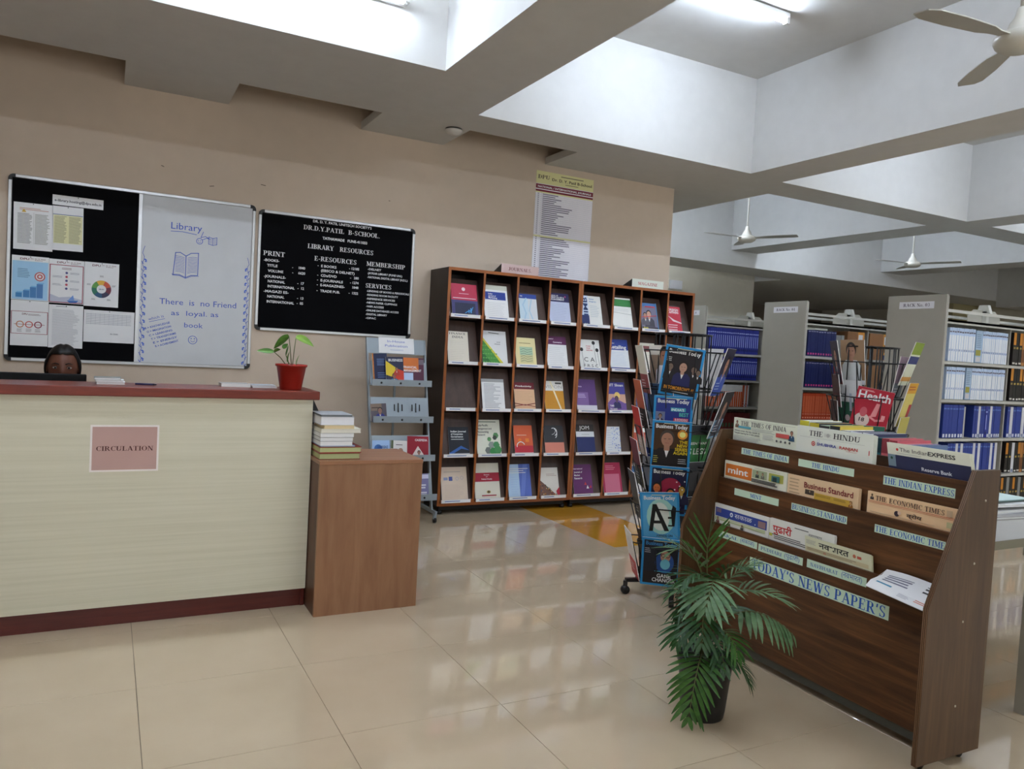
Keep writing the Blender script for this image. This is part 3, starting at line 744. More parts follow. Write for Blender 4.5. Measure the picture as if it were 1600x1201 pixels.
def f_poster(q, w, h):
    q.rect(0, h * .885, w, h, (206, 204, 150)); q.text('DPU', w * .03, h * .93, h * .035, (60, 40, 50), w=w * .2, serif=True)
    q.lines(w * .42, h * .985, w * .86, h * .965, 1, (96, 90, 80)); q.text('Dr. D. Y. Patil B-School', w * .27, h * .925, h * .026, (52, 30, 40), w=w * .7)
    q.lines(w * .5, h * .915, w * .8, h * .9, 1, (110, 100, 80))
    q.rect(0, h * .838, w, h * .880, (116, 26, 46)); q.text('NATIONAL / INTERNATIONAL JOURNALS', w / 2, h * .849, h * .018, (226, 214, 216), w=w * .93, align='c')
    q.rect(0, h * .812, w, h * .83, (116, 26, 46)); q.rect(0, h * .8, w, h * .812, (206, 204, 150)); q.rect(0, h * .395, w, h * .41, (206, 204, 150))
    R = random.Random(4)
    for i in range(44):
        z_ = h * (.8 - i * .0182)
        q.line([(w * .01, z_), (w * .99, z_)], .0008, (140, 140, 160))
        if i in (21,): continue
        L = R.uniform(.18, .55); q.mb.add([(w * .12, -.0018, z_ - h * .013), (w * (.12 + L), -.0018, z_ - h * .013), (w * (.12 + L), -.0018, z_ - h * .006), (w * .12, -.0018, z_ - h * .006)], [(0, 1, 2, 3)], ink((84, 78, 100)))
        q.mb.add([(w * .035, -.0018, z_ - h * .012), (w * .06, -.0018, z_ - h * .012), (w * .06, -.0018, z_ - h * .006), (w * .035, -.0018, z_ - h * .006)], [(0, 1, 2, 3)], ink((84, 78, 100)))
    for x_ in (.0, .1, .995): q.line([(w * x_, 0), (w * x_, h * .81)], .001, (120, 120, 140))
sheet('tall wall chart listing journals under a yellow DPU header', 3.24, 1.95, .594, .94, f_poster, 0, 'wall_chart', (214, 212, 222), 5.849, 'poster', None, False)

# smoke detector
sd = thing('smoke_detector', 'round white smoke detector on the ceiling near the wall slots', 'detector', (2.245, 5.37, 2.95))
m = MB(); m.lathe([(.062, -.012), (.062, 0), (.001, 0)], 0, 0, None, 28); m.build('mounting_ring', mat('dark_ring', (70, 68, 66), .6), sd)
m = MB(); m.lathe([(.001, -.046), (.03, -.044), (.05, -.034), (.066, -.018), (.066, -.012), (.05, -.012)], 0, 0, None, 28); m.build('cover', mat('detector_white', (214, 212, 208), .5), sd)
# ================================================================ journal display cases
M_dw = grain('dark_brown_laminate', (36, 24, 20), (50, 34, 28), (6, 6, .8), .4, 3)
M_flap = grain('brown_flap_laminate', (70, 52, 45), (84, 64, 55), (9, 9, .8), .42, 3)
M_edge = grain('teak_edging', (138, 74, 28), (166, 94, 38), (2, 2, .9), .35, 3)
YC = 5.465; PITCH_Z = .365
LIP = [1.577, 1.210, .846, .479, .119]
def case(label, x0, x1, divs):
    t = thing('display_case', label, 'bookcase', (0, 0, 0), 0, 'tall wooden journal display cases')
    e = .004
    for xx in (x0, x1 - .02):
        m = MB(); m.box(xx, YC + e, .07, xx + .02, 5.84, 1.935, M_dw); m.box(xx - .001, YC, .07, xx + .021, YC + e, 1.935, M_edge)
        m.build('side_panel', M_dw, t)
    m = MB(); m.box(x0 + .02, YC + e, 1.915, x1 - .02, 5.84, 1.935, M_dw); m.box(x0 + .021, YC, 1.912, x1 - .021, YC + e, 1.936, M_edge); m.build('top_panel', M_dw, t)
    m = MB(); m.box(x0 + .02, YC + e, .07, x1 - .02, 5.84, .092, M_dw); m.box(x0 + .021, YC, .068, x1 - .021, YC + e, .096, M_edge); m.build('bottom_panel', M_dw, t)
    m = MB(); m.box(x0 + .02, 5.826, .092, x1 - .02, 5.838, 1.915); m.build('back_panel', M_dw, t)
    m = MB(); m.box(x0 + .03, YC + .04, .03, x1 - .03, 5.82, .07); m.build('plinth', mat('black_plinth', (20, 17, 16), .6), t)
    for fx in (x0 + .04, x1 - .04):
        for fy in (YC + .05, 5.79):
            m = MB(); m.lathe([(.022, 0), (.022, .03), (.001, .03)], fx, fy, None, 16); m.build('foot', M_blackpl, t)
    cells = []
    xs = [x0 + .02] + [d for d in divs] + [x1 - .02]
    for d in divs:
        m = MB(); m.box(d - .008, YC + e, .092, d + .008, 5.826, 1.915, M_dw); m.box(d - .009, YC + .0005, .096, d + .009, YC + e, 1.912, M_edge); m.build('divider_panel', M_dw, t)
    n = len(xs) - 1
    for r in range(5):
        zl = LIP[r]
        for c in range(n):
            a = xs[c] + (.009 if c else .001); b_ = xs[c + 1] - (.009 if c < n - 1 else .001)
            cells.append((r, c, a, b_))
            zf = zl - .018; up = 0
            fl_dy, fl_h = .115, (.335 if r else .30)
            dyo = -.03 if (r == 2 and c == 1 and x0 < 3) else 0
            # shelf board behind and below the flap
            m = MB(); m.box(a, YC + .05, zf - .016, b_, 5.826, zf - .004); m.build('shelf', M_dw, t)
            m = MB()
            y0 = YC + .006 + dyo
            m.add([(a + .002, y0, zf), (b_ - .002, y0, zf), (b_ - .002, y0 + fl_dy, zf + fl_h), (a + .002, y0 + fl_dy, zf + fl_h),
                   (a + .002, y0 + .012, zf - .004), (b_ - .002, y0 + .012, zf - .004), (b_ - .002, y0 + fl_dy + .012, zf + fl_h), (a + .002, y0 + fl_dy + .012, zf + fl_h)],
                  [(0, 1, 2, 3), (5, 4, 7, 6), (4, 0, 3, 7), (1, 5, 6, 2), (3, 2, 6, 7), (4, 5, 1, 0)], M_flap)
            fo_ = m.build('flap', M_flap, t)
            m = MB(); m.box(a + .002, y0 - .022, zf - .006, b_ - .002, y0, zf, M_flap); m.box(a + .002, y0 - .024, zf - .008, b_ - .002, y0 - .02, zf + .020, M_edge)
            m.build('lip', M_edge, fo_)
            q = Print(.0002); lw = (b_ - a) * .90
            q.rect(0, 0, lw, .026, (226, 226, 232)); q.lines(lw * .12, .019, lw * .82, .008, 1, (84, 104, 168), w=.006, ragged=.5)
            q.build('shelf_label', fo_, T(a + .006, y0 - .0245, zf - .006))
    return t, cells
case1, cells1 = case('tall dark wooden display case under the JOURNALS sign', 2.305, 3.52, [2.615, 2.917, 3.218])
case2, cells2 = case('tall dark wooden display case under the MAGAZINE sign', 3.525, 4.765, [3.858, 4.158, 4.46])
CELL = {}
for (r, c, a, b_) in cells1: CELL[(r, c)] = (a, b_)
for (r, c, a, b_) in cells2: CELL[(r, c + 4)] = (a, b_)

def name_plate(label, x, y, w, txt, face, tcol):
    t = thing('name_plate', label, 'sign', (x, y, 1.937), 0, 'prism signs on top of the cases')
    m = MB(); m.prism([(0, 0), (.0, .072), (.185, .0)][::-1], 'x', 0, w, None); m.build('block', M_blackpl, t)
    q = Print(); q.rect(.0, .001, w, .074, face); q.text(txt, w / 2, .024, .026, tcol, w=w * .62, align='c', serif=True); q.build('print', t, T(0, -.0005, 0))
    m = MB(); m.box(w * .38, -.018, 0, w * .62, -.002, .004); m.build('tape', ink((190, 188, 184)), t)
name_plate('black prism sign with pink face reading JOURNALS on the first case', 2.773, 5.50, .345, 'JOURNALS.', (186, 160, 156), (96, 18, 32))
name_plate('black prism sign with pale face reading MAGAZINE on the second case', 4.07, 5.50, .35, 'MAGAZINE', (204, 206, 196), (176, 50, 60))

# ---- periodicals: a stapled booklet with a printed cover; origin bottom-left of the front face, leaning by mx
def booklet(name, label, w, h, cover, mx, thick=.004, base=(220, 218, 214), cat='magazine', group=None, fold=0.0):
    t = thing(name, label, cat, mx=mx, group=group)
    m = MB(); m.box(0, 0, 0, w, thick, h); m.build('pages', ink(base, .5), t)
    q = Print(.00018); cover(q, w, h); q.build('cover_print', t, T(0, -.0002, 0))
    return t
def in_cell(r, c, label, w, h, cover, dx=.0, base=(220, 218, 214), lean=.29, rot=0.0, cat='journal', z=0.0, thick=.004):
    a, b_ = CELL[(r, c)]
    y0 = YC + .004 - (.03 if (r, c) == (2, 1) else 0)
    # foot of the booklet on the lip shelf, top leaning back on the flap
    mx = T(a + .008 + dx, y0 - .010 + .002, LIP[r] - .0175 + z) @ RX(-lean) @ RY(rot)
    return booklet('journal', label, w, h, cover, mx, thick, base, cat, 'journals in the display cases')
def band(c1, z0, z1, bgc=None, title=None, tcol=(230, 230, 232), th=.4, x0=0, x1=1):
    def f(q, w, h):
        if bgc: q.rect(0, 0, w, h, bgc)
        q.rect(w * x0, h * z0, w * x1, h * z1, c1)
        if title:
            n = len(title); hh = (z1 - z0) * h / (n + .6)
            for i, t_ in enumerate(title): q.text(t_, w * (x0 + .12), h * z1 - hh * (i + 1), hh * .6, tcol)
    return f
W1 = .195
def body(q, w, h, z1=.6, z0=.1, n=10, col=(170, 170, 176), x0=.12, x1=.88): q.lines(w * x0, h * z1, w * x1, h * z0, n, col, ragged=.3, w=h * .006)
def j00(q, w, h):
    q.rect(0, h * .5, w, h, (190, 44, 74)); q.rect(0, 0, w, h * .5, (62, 56, 112)); q.rect(w * .12, h * .07, w * .9, h * .42, (34, 40, 68))
    q.circ(w * .48, h * .84, .015, (214, 190, 198)); q.lines(w * .3, h * .72, w * .72, h * .68, 1, (222, 180, 190)); q.lines(w * .06, h * .58, w * .94, h * .54, 1, (230, 200, 208), ragged=.02, w=.005)
    q.line([(w * .5, h * .12), (w * .66, h * .2), (w * .72, h * .16), (w * .8, h * .3)], .006, (70, 150, 214)); q.rect(w * .62, h * .12, w * .66, h * .22, (70, 150, 214)); q.rect(w * .7, h * .12, w * .74, h * .27, (90, 160, 214))
def j01(q, w, h):
    q.rect(0, h * .86, w, h, (186, 184, 170)); q.rect(w * .06, h * .57, w * .92, h * .80, (38, 62, 150)); q.text('Indian', w * .2, h * .72, .012, (226, 226, 236)); q.text('Journal of', w * .2, h * .66, .012, (226, 226, 236)); q.text('Marketing', w * .2, h * .6, .014, (226, 226, 236)); body(q, w, h, .5, .08, 8)
def j02(q, w, h):
    q.rect(0, 0, w, h, (186, 204, 218)); q.rect(0, h * .84, w, h, (44, 70, 150)); q.text('FIIB', w * .08, h * .9, .01, (226, 226, 236)); q.rect(w * .5, 0, w, h * .84, (200, 204, 206)); q.line([(w * .2, 0), (w * .35, h * .3), (w * .2, h * .6), (w * .4, h * .84)], .012, (160, 188, 208)); q.line([(w * .7, h * .1), (w * .55, h * .4), (w * .7, h * .8)], .01, (160, 188, 208))
def j03(q, w, h):
    q.rect(0, 0, w, h, (176, 182, 204)); q.rect(0, h * .72, w, h, (44, 38, 86)); q.text('JOURNAL OF', w * .05, h * .9, .011, (224, 224, 232)); q.text('HUMAN VALUES &', w * .05, h * .84, .013, (224, 224, 232)); q.text('MANAGEMENT', w * .05, h * .77, .015, (224, 224, 232), w=w * .72); q.circ(w * .82, h * .9, .008, (160, 60, 120)); body(q, w, h, .66, .06, 11, (140, 146, 170))
def j10(q, w, h):
    q.rect(0, 0, w, h, (206, 200, 184)); q.text('FINANCE', w * .5, h * .9, .016, (60, 52, 52), w=w * .8, align='c', serif=True); q.text('INDIA', w * .5, h * .79, .018, (60, 52, 52), w=w * .52, align='c', serif=True); body(q, w, h, .72, .08, 12, (178, 172, 158))
def j11(q, w, h):
    q.rect(0, 0, w, h, (206, 208, 206)); q.poly([(0, h * .86), (w * .9, 0), (0, 0)], (206, 200, 70)); q.poly([(0, h * .78), (w * .78, 0), (0, 0)], (72, 146, 62)); q.poly([(0, h * .4), (w * .4, 0), (0, 0)], (40, 108, 48))
    for i in range(6):
        for k in range(5 - i // 2): q.circ(w * (.05 + .1 * i), h * (.08 + .12 * k), .009, (104, 172, 86), rz=.005, n=8)
    q.line([(w * .3, h * .94), (w * .7, h * .92)], .005, (50, 50, 50)); q.text('Journal', w * .6, h * .66, .008, (70, 70, 80)); q.text('of Research', w * .5, h * .6, .008, (70, 70, 80))
def j12(q, w, h):
    q.rect(0, 0, w, h, (210, 200, 150)); q.lines(w * .2, h * .84, w * .8, h * .78, 1, (150, 130, 90)); q.rect(w * .2, h * .13, w * .84, h * .68, (160, 184, 158)); q.rect(w * .2, h * .13, w * .84, h * .4, (190, 186, 140))
    for k in range(6): q.line([(w * .24, h * (.18 + .08 * k)), (w * .4, h * (.22 + .08 * k)), (w * .55, h * (.17 + .08 * k)), (w * .8, h * (.21 + .08 * k))], .0026, (70, 90, 76))
def j13(q, w, h): q.rect(0, h * .74, w, h, (92, 36, 82)); q.text('Journal of', w * .1, h * .9, .01, (220, 200, 216)); q.text('Commerce', w * .35, h * .79, .014, (220, 200, 216)); body(q, w, h, .68, .08, 10)
def j21(q, w, h): q.rect(0, h * .9, w, h, (150, 150, 150)); q.lines(w * .1, h * .86, w * .9, h * .08, 18, (140, 140, 146), ragged=.5)
def j22(q, w, h): q.rect(0, 0, w, h, (206, 168, 132)); q.rect(0, h * .76, w, h, (106, 22, 34)); q.text('Productivity', w * .08, h * .84, .014, (226, 206, 200), w=w * .8); body(q, w, h, .7, .36, 6, (184, 146, 112)); q.line([(0, h * .26), (w * .5, h * .2), (w, h * .27)], .007, (120, 36, 40)); q.line([(0, h * .16), (w * .5, h * .22), (w, h * .15)], .006, (140, 50, 50))
def j23(q, w, h): q.rect(0, 0, w, h, (204, 142, 34)); q.rect(0, h * .68, w, h, (206, 204, 196)); q.text('VISION', w * .06, h * .76, .028, (150, 146, 138), w=w * .88, bold=False); q.rect(w * .6, h * .9, w * .92, h * .96, (90, 88, 84)); body(q, w, h, .6, .2, 6, (170, 112, 30), x1=.5); q.poly([(w * .3, h), (w * .38, h), (w * .88, 0), (w * .8, 0)], (220, 204, 170))
def j30(q, w, h): q.rect(0, 0, w, h, (24, 28, 40)); q.text('Indian Journal', w * .12, h * .82, .014, (224, 224, 228), w=w * .76); q.text('of Corporate', w * .12, h * .73, .014, (224, 224, 228), w=w * .6); q.text('Governance', w * .12, h * .64, .014, (224, 224, 228), w=w * .6); q.rect(w * .12, h * .57, w * .74, h * .585, (224, 224, 228)); q.poly([(0, h * .12), (w * .6, h * .36), (w, h * .2), (w * .6, h * .26), (0, h * .02)], (50, 96, 168)); q.rect(0, 0, w, h * .1, (186, 188, 196))
def j31(q, w, h):
    q.rect(0, 0, w, h, (206, 206, 194)); q.rect(w * .1, h * .93, w * .84, h * .95, (40, 74, 44)); q.text('Asia-Pacific', w * .04, h * .82, .016, (66, 66, 60)); q.text('Management and', w * .04, h * .73, .014, (66, 66, 60)); q.text('Accounting', w * .04, h * .64, .016, (66, 66, 60)); q.text('Research', w * .04, h * .56, .014, (66, 66, 60))
    for cx_, cz_, r_, cl in ((.52, .46, .019, (84, 140, 84)), (.8, .56, .026, (84, 140, 84)), (.75, .5, .02, (60, 70, 60)), (.6, .3, .03, (128, 136, 130)), (.8, .3, .03, (70, 140, 84)), (.45, .15, .03, (110, 116, 112)), (.66, .12, .035, (50, 130, 66)), (.86, .16, .035, (64, 140, 76))): q.circ(w * cx_, h * cz_, r_, cl, n=6)
def j32(q, w, h): q.rect(0, 0, w, h, (206, 92, 50)); q.rect(0, 0, w, h * .32, (190, 42, 56)); q.rect(0, 0, w, h * .09, (210, 204, 204)); q.circ(w * .3, h * .5, .016, (224, 120, 40)); q.rect(w * .6, h * .44, w * .8, h * .56, (222, 130, 50)); q.ring(w * .34, h * .3, .04, .007, (226, 214, 210), 20, 190, 12); q.lines(w * .15, h * .7, w * .8, h * .64, 1, (228, 190, 170))
def j33(q, w, h): q.rect(0, 0, w, h, (46, 48, 50)); q.rect(0, 0, w, h * .42, (206, 128, 108)); q.rect(0, 0, w, h * .06, (214, 200, 194)); q.ring(w * .5, h * .78, .036, .006, (214, 214, 214), -70, 120, 12); q.ring(w * .42, h * .72, .05, .005, (214, 214, 214), -50, 60, 10); q.ring(w * .4, h * .84, .04, .004, (190, 190, 190), -90, 20, 8)
def j40(q, w, h): q.rect(0, 0, w, h, (206, 190, 172)); q.rect(w * .3, h * .6, w * .44, h * .72, (86, 98, 160)); q.rect(w * .1, h * .62, w * .26, h * .7, (130, 134, 166)); q.ring(w * .62, h * .66, .014, .003, (160, 160, 178)); q.ring(w * .8, h * .68, .014, .003, (170, 160, 170)); body(q, w, h, .5, .1, 10, (182, 166, 152)); q.lines(w * .12, h * .88, w * .8, h * .84, 1, (160, 146, 140))
def j41(q, w, h): q.rect(0, 0, w, h, (206, 202, 190)); q.rect(0, h * .5, w, h * .74, (160, 24, 50)); q.text('Economic', w * .5, h * .67, .009, (226, 206, 206), align='c'); q.text('and', w * .5, h * .62, .008, (226, 206, 206), align='c'); q.text('Political Weekly', w * .5, h * .55, .011, (226, 206, 206), w=w * .42, align='c'); q.circ(w * .54, h * .22, .018, (150, 130, 60), rz=.012); q.circ(w * .54, h * .22, .008, (60, 50, 40)); q.rect(w * .26, h * .11, w * .84, h * .14, (160, 24, 50)); q.rect(w * .36, h * .03, w * .74, h * .045, (190, 140, 140))
def j42(q, w, h): q.rect(0, 0, w, h, (84, 108, 190)); q.rect(0, 0, w * .5, h, (166, 190, 222)); q.poly([(w * .5, 0), (w * .7, h), (w * .9, h), (w * .66, 0)], (104, 128, 204)); q.lines(w * .06, h * .9, w * .95, h * .72, 3, (216, 222, 236), ragged=.3, w=.005); body(q, w, h, .66, .1, 8, (132, 160, 206), x1=.46)
def j43(q, w, h):
    q.rect(0, 0, w, h, (206, 204, 196)); q.poly([(0, 0), (0, h * .62), (w * .95, 0)], (120, 84, 74)); R = random.Random(2)
    for i in range(46):
        u = R.random(); v = R.random() * (1 - u) * .58
        q.circ(w * u * .9 + .004, h * v + .006, .0055, R.choice(((176, 120, 60), (70, 92, 120), (160, 60, 60), (96, 120, 70), (206, 180, 130), (60, 46, 52))), n=6)
    q.poly([(w * .82, h * .2), (w, h * .34), (w, 0), (w * .9, 0)], (176, 30, 54)); q.lines(w * .36, h * .8, w * .9, h * .7, 2, (170, 130, 120), w=.003)
def j04(q, w, h): q.rect(0, 0, w, h, (206, 206, 204)); q.rect(0, 0, w * .37, h * .36, (36, 48, 96)); q.rect(0, h * .36, w * .37, h, (190, 200, 216)); q.text('IIMB', w * .33, h * .36, .045, (36, 56, 104), w=.16, rot=PI / 2); q.text('Review', w * .44, h * .88, .012, (70, 120, 190)); q.text('Management', w * .44, h * .8, .01, (90, 130, 190)); q.lines(w * .44, h * .7, w * .9, h * .3, 7, (180, 184, 190)); q.text('THE', w * .12, h * .05, .012, (200, 210, 226))
def j05(q, w, h): q.rect(0, 0, w, h, (214, 216, 212)); q.rect(0, h * .72, w, h * .95, (44, 118, 54)); q.lines(w * .1, h * .93, w * .9, h * .76, 3, (70, 150, 76), w=.004, ragged=.1); q.line([(0, h * .53), (w, h * .47)], .002, (100, 104, 100)); q.line([(0, h * .08), (w, h * .05)], .004, (90, 140, 96)); body(q, w, h, .66, .56, 2)
def j06(q, w, h):
    q.rect(0, 0, w, h, (120, 116, 140)); q.rect(0, h * .88, w, h, (60, 110, 170)); q.person(w * .5, h * .15, h * .6, (196, 150, 130), (60, 56, 70)); q.person(w * .26, h * .2, h * .46, (176, 130, 110), (90, 84, 96)); q.lines(w * .3, h * .92, w * .9, h * .82, 1, (206, 40, 40), ragged=.05); q.rect(0, 0, w, h * .14, (60, 54, 66)); q.text('500', w * .08, h * .03, .026, (222, 214, 60)); q.line([(w * .06, h * .48), (w * .94, h * .56)], .006, (206, 60, 60)); q.line([(w * .98, 0), (w * .98, h)], .006, (70, 150, 206))
def j07(q, w, h): q.rect(0, 0, w, h, (192, 40, 60)); q.text('FOREIGN', w * .06, h * .84, .022, (230, 212, 214), w=w * .8, bold=True); q.text('AFFAIRS', w * .2, h * .74, .022, (230, 212, 214), w=w * .66, bold=True); q.poly([(w * .1, h * .64), (w * .5, h * .5), (w, h * .4), (w, h * .36), (w * .4, h * .44)], (228, 190, 194)); q.lines(w * .05, h * .34, w * .7, h * .08, 3, (228, 190, 194))
def j14(q, w, h):
    q.rect(0, 0, w, h, (210, 210, 208))
    for cx_, cz_ in ((.72, .9), (.12, .66), (.86, .66)): q.circ(w * cx_, h * cz_, .017, (34, 34, 36)); q.line([(w * cx_, h * cz_), (w * (cx_ + .06), h * .12)], .003, (50, 50, 52))
    q.text('STAND', w * .34, h * .76, .011, (190, 60, 76)); q.text('YOUR', w * .34, h * .69, .011, (190, 60, 76)); q.text('GROUND', w * .34, h * .62, .011, (190, 60, 76)); q.text('C A', w * .2, h * .26, .04, (44, 44, 46), w=w * .5, bold=False); q.text('F R S C', w * .16, h * .08, .026, (44, 44, 46), w=w * .68, bold=False)
def j15(q, w, h): q.rect(0, 0, w, h, (206, 212, 224)); q.rect(0, h * .66, w, h, (38, 62, 146)); q.text('Journal of', w * .06, h * .86, .009, (226, 230, 240)); q.text('Retailing', w * .03, h * .70, .034, (232, 234, 240), w=w * .88, serif=False); q.rect(0, 0, w, h * .1, (38, 62, 146)); body(q, w, h, .6, .16, 9, (164, 176, 206))
def j24(q, w, h): q.rect(0, 0, w, h, (92, 56, 118)); q.rect(0, h * .2, w * .6, h * .6, (128, 98, 152)); q.rect(0, 0, w, h * .2, (200, 196, 206)); q.text('Vikalpa', w * .08, h * .76, .012, (190, 170, 206)); q.lines(w * .08, h * .56, w * .5, h * .42, 3, (190, 170, 206))
def j25(q, w, h): q.rect(0, 0, w, h, (70, 66, 150)); q.rect(0, h * .3, w, h * .6, (190, 150, 130)); q.poly([(0, h * .3), (w * .3, h * .5), (w, h * .28), (w, 0), (0, 0)], (110, 80, 150)); q.circ(w * .55, h * .56, .03, (226, 196, 110)); q.person(w * .5, h * .12, h * .42, (96, 70, 90), (40, 40, 90), (30, 26, 60), (60, 50, 90)); q.text('MIT Sloan', w * .04, h * .86, .024, (232, 230, 238), w=w * .88); q.text('TIME', w * .08, h * .18, .016, (230, 210, 220)); q.text('TO LEAD', w * .08, h * .08, .014, (230, 210, 220))
def j34(q, w, h): q.rect(0, 0, w, h, (30, 44, 96)); q.rect(0, h * .76, w, h, (44, 34, 32)); q.rect(0, h * .58, w, h * .76, (200, 204, 208)); q.text('JOM', w * .2, h * .83, .034, (226, 226, 226), w=w * .55, bold=False); q.rect(w * .86, h * .02, w * .96, h * .07, (190, 196, 210)); q.lines(w * .3, h * .69, w * .8, h * .64, 1, (130, 134, 140), w=.003)
def j35(q, w, h):
    q.rect(0, 0, w, h, (208, 210, 218)); R = random.Random(5)
    for i in range(60): q.circ(w * R.uniform(.42, .97), h * R.uniform(.04, .97), R.choice((.003, .005)), R.choice(((84, 110, 180), (130, 150, 206))), n=6)
    body(q, w, h, .9, .1, 9, (120, 140, 190), x1=.44)
def j44(q, w, h): q.rect(0, 0, w, h, (96, 34, 96)); q.text('International', w * .04, h * .84, .014, (220, 190, 214)); q.text('Journal of', w * .08, h * .73, .015, (230, 220, 232)); q.text('Market', w * .08, h * .63, .015, (230, 220, 232)); q.text('Research', w * .08, h * .53, .016, (230, 220, 232)); q.poly([(w * .66, h * .22), (w * .8, h * .22), (w * .73, h * .33)], (230, 226, 230)); q.poly([(w * .56, h * .34), (w * .7, h * .34), (w * .63, h * .44)], (200, 60, 70)); q.poly([(w * .82, h * .24), (w * .94, h * .24), (w * .9, h * .33)], (190, 50, 60))
def j45(q, w, h): q.rect(0, 0, w, h, (176, 30, 76)); q.rect(w * .1, h * .04, w * .9, h * .64, (206, 112, 140)); q.lines(w * .2, h * .92, w * .76, h * .76, 3, (216, 130, 150), w=.005)
def j_gen(c, c2):
    def f(q, w, h): q.rect(0, 0, w, h, c); q.rect(0, h * .7, w, h * .9, c2); body(q, w, h, .6, .1, 8, tuple(int(v * .8) for v in c))
    return f
hh = .285
in_cell(0, 0, 'crimson and navy journal with white seal, top left cell', .225, .27, j00, .018)
in_cell(0, 1, 'white journal with blue title box in the top row', .215, .285, j01, .002)
in_cell(0, 2, 'small pale blue wavy journal with blue header strip', .165, .235, j02, .02)
in_cell(0, 3, 'lavender journal with dark purple title panel', .205, .27, j03, 0)
in_cell(1, 0, 'cream FINANCE INDIA journal in black serif type', .18, .26, j10, .004, lean=.27)
in_cell(1, 1, 'white journal with a green hillside of rounded leaves', .225, .285, j11, .004)
in_cell(1, 2, 'small pale yellow journal with sketched landscape picture', .19, .245, j12, .008)
in_cell(1, 3, 'white journal with plum purple header band', .2, .275, j13, .002)
in_cell(2, 1, 'white journal of plain text on the flap pulled forward', .2, .26, j21, .012, lean=.27)
in_cell(2, 2, 'tan journal with maroon header and crossing ribbons', .19, .24, j22, .02)
in_cell(2, 3, 'ochre and white journal with large grey VISION title', .19, .26, j23, .004)
in_cell(3, 0, 'black journal with blue light streak and white title', .175, .235, j30, .055)
in_cell(3, 1, 'cream journal with a cluster of green hexagons', .215, .295, j31, .002)
in_cell(3, 2, 'orange journal with red foot and white swirl', .175, .25, j32, .04)
in_cell(3, 3, 'black and salmon journal with looping white lines', .19, .25, j33, .028)
in_cell(4, 0, 'beige journal with small blue square picture, bottom left cell', .225, .275, j40, .012)
in_cell(4, 1, 'cream journal with broad crimson band, bottom row', .225, .3, j41, .004)
in_cell(4, 2, 'blue journal split into pale and deep blue halves', .215, .285, j42, .006)
in_cell(4, 3, 'white journal with a crowd photo in its lower corner', .19, .25, j43, 0)
in_cell(0, 4, 'white journal with tall navy IIMB letters up its left side', .21, .275, j04, .0)
in_cell(0, 5, 'white journal with green header band, top row of second case', .21, .285, j05, .002)
in_cell(0, 6, 'colourful news magazine with two people and yellow 500', .185, .26, j06, .012, cat='magazine')
in_cell(0, 7, 'bright red magazine at the right end of the top row', .165, .25, j07, .006, cat='magazine')
in_cell(1, 4, 'white magazine with black microphones on stalks', .215, .265, j14, .008, cat='magazine')
in_cell(1, 5, 'blue and white Journal of Retailing', .205, .285, j15, .002)
in_cell(2, 4, 'purple journal with pale foot, third row of second case', .205, .285, j24, .002)
in_cell(2, 5, 'purple and gold MIT Sloan magazine with a silhouette', .195, .27, j25, .004, cat='magazine')
in_cell(3, 4, 'navy JOM journal with white stripe', .185, .26, j34, .03)
in_cell(3, 5, 'white journal speckled with blue dots', .165, .24, j35, .0, lean=.24)
in_cell(4, 4, 'plum purple International Journal of Market Research', .195, .27, j44, .02)
in_cell(4, 5, 'raspberry journal with pink panel in glossy sleeve', .2, .28, j45, .008)
for r, c, c1_, c2_, lb_ in ((1, 6, (206, 202, 190), (120, 60, 60), 'cream magazine with red band half hidden by the wire rack'), (2, 6, (60, 70, 110), (200, 200, 206), 'dark blue magazine with white band behind the wire rack'), (3, 6, (196, 90, 70), (226, 220, 210), 'rust red magazine behind the wire rack'), (4, 6, (206, 204, 200), (70, 110, 160), 'white magazine with blue band behind the wire rack')):
    in_cell(r, c, lb_, .2, .27, j_gen(c1_, c2_), .01, cat='magazine')
# ================================================================ newspaper stand
M_nw = grain('walnut_laminate_long', (60, 36, 19), (114, 74, 42), (.55, 5, 9), .42, 3.4, c3=(84, 52, 29))
M_nv = grain('walnut_laminate_upright', (68, 47, 28), (96, 69, 43), (9, 9, .7), .42, 2.6, c3=(82, 58, 35))
NA = T(2.364, 2.705, 0) @ RZ(math.radians(-90.61))
ns = thing('newspaper_stand', 'tiered walnut laminate newspaper stand labelled TODAY\'S NEWS PAPER\'S', 'stand', mx=NA)
L = 1.215
for s0 in (0, L - .018):
    m = MB(); m.prism([(0, .035), (.333, .035), (.333, 1.0), (.2, 1.0), (0, .555)], 'x', s0, s0 + .018, M_nv)
    e = m.build('side_panel', M_nv, ns)
    for k in (.003, .009, .015):
        g = MB()
        for (ya, za), (yb, zb) in (((0, .036), (0, .555)), ((0, .555), (.2, 1.0))):
            g.tube([(s0 + k, ya - .0002, za), (s0 + k, yb - .0002, zb)], .0011, None, 4)
        g.build('edge_band_line', mat('edge_band', (128, 92, 62), .4), e)
    if s0:
        for y_, z_ in ((.259, .898), (.224, .688), (.187, .495), (.183, .209)):
            g = MB(); g.tube([(L, y_, z_), (L + .0015, y_, z_)], .004, None, 10); g.build('screw_cap', mat('screw_cap', (190, 180, 160), .4), e)
a, b_ = .018, L - .018
for (y_, z0, z1) in ((.164, .062, .566), (.198, .43, .776), (.231, .64, .955), (.315, .05, .985)):
    m = MB(); m.box(a, y_, z0, b_, y_ + .012, z1); m.build('front_board' if y_ < .3 else 'back_board', M_nw, ns)
for (y0, y1, z_) in ((.176, .198, .44), (.21, .231, .65), (.243, .315, .83)):
    m = MB(); m.box(a, y0, z_, b_, y1, z_ + .01); m.build('pocket_floor', M_nw, ns)
m = MB(); m.box(a, .18, .045, b_, .31, .06); m.build('bottom_board', M_nw, ns)
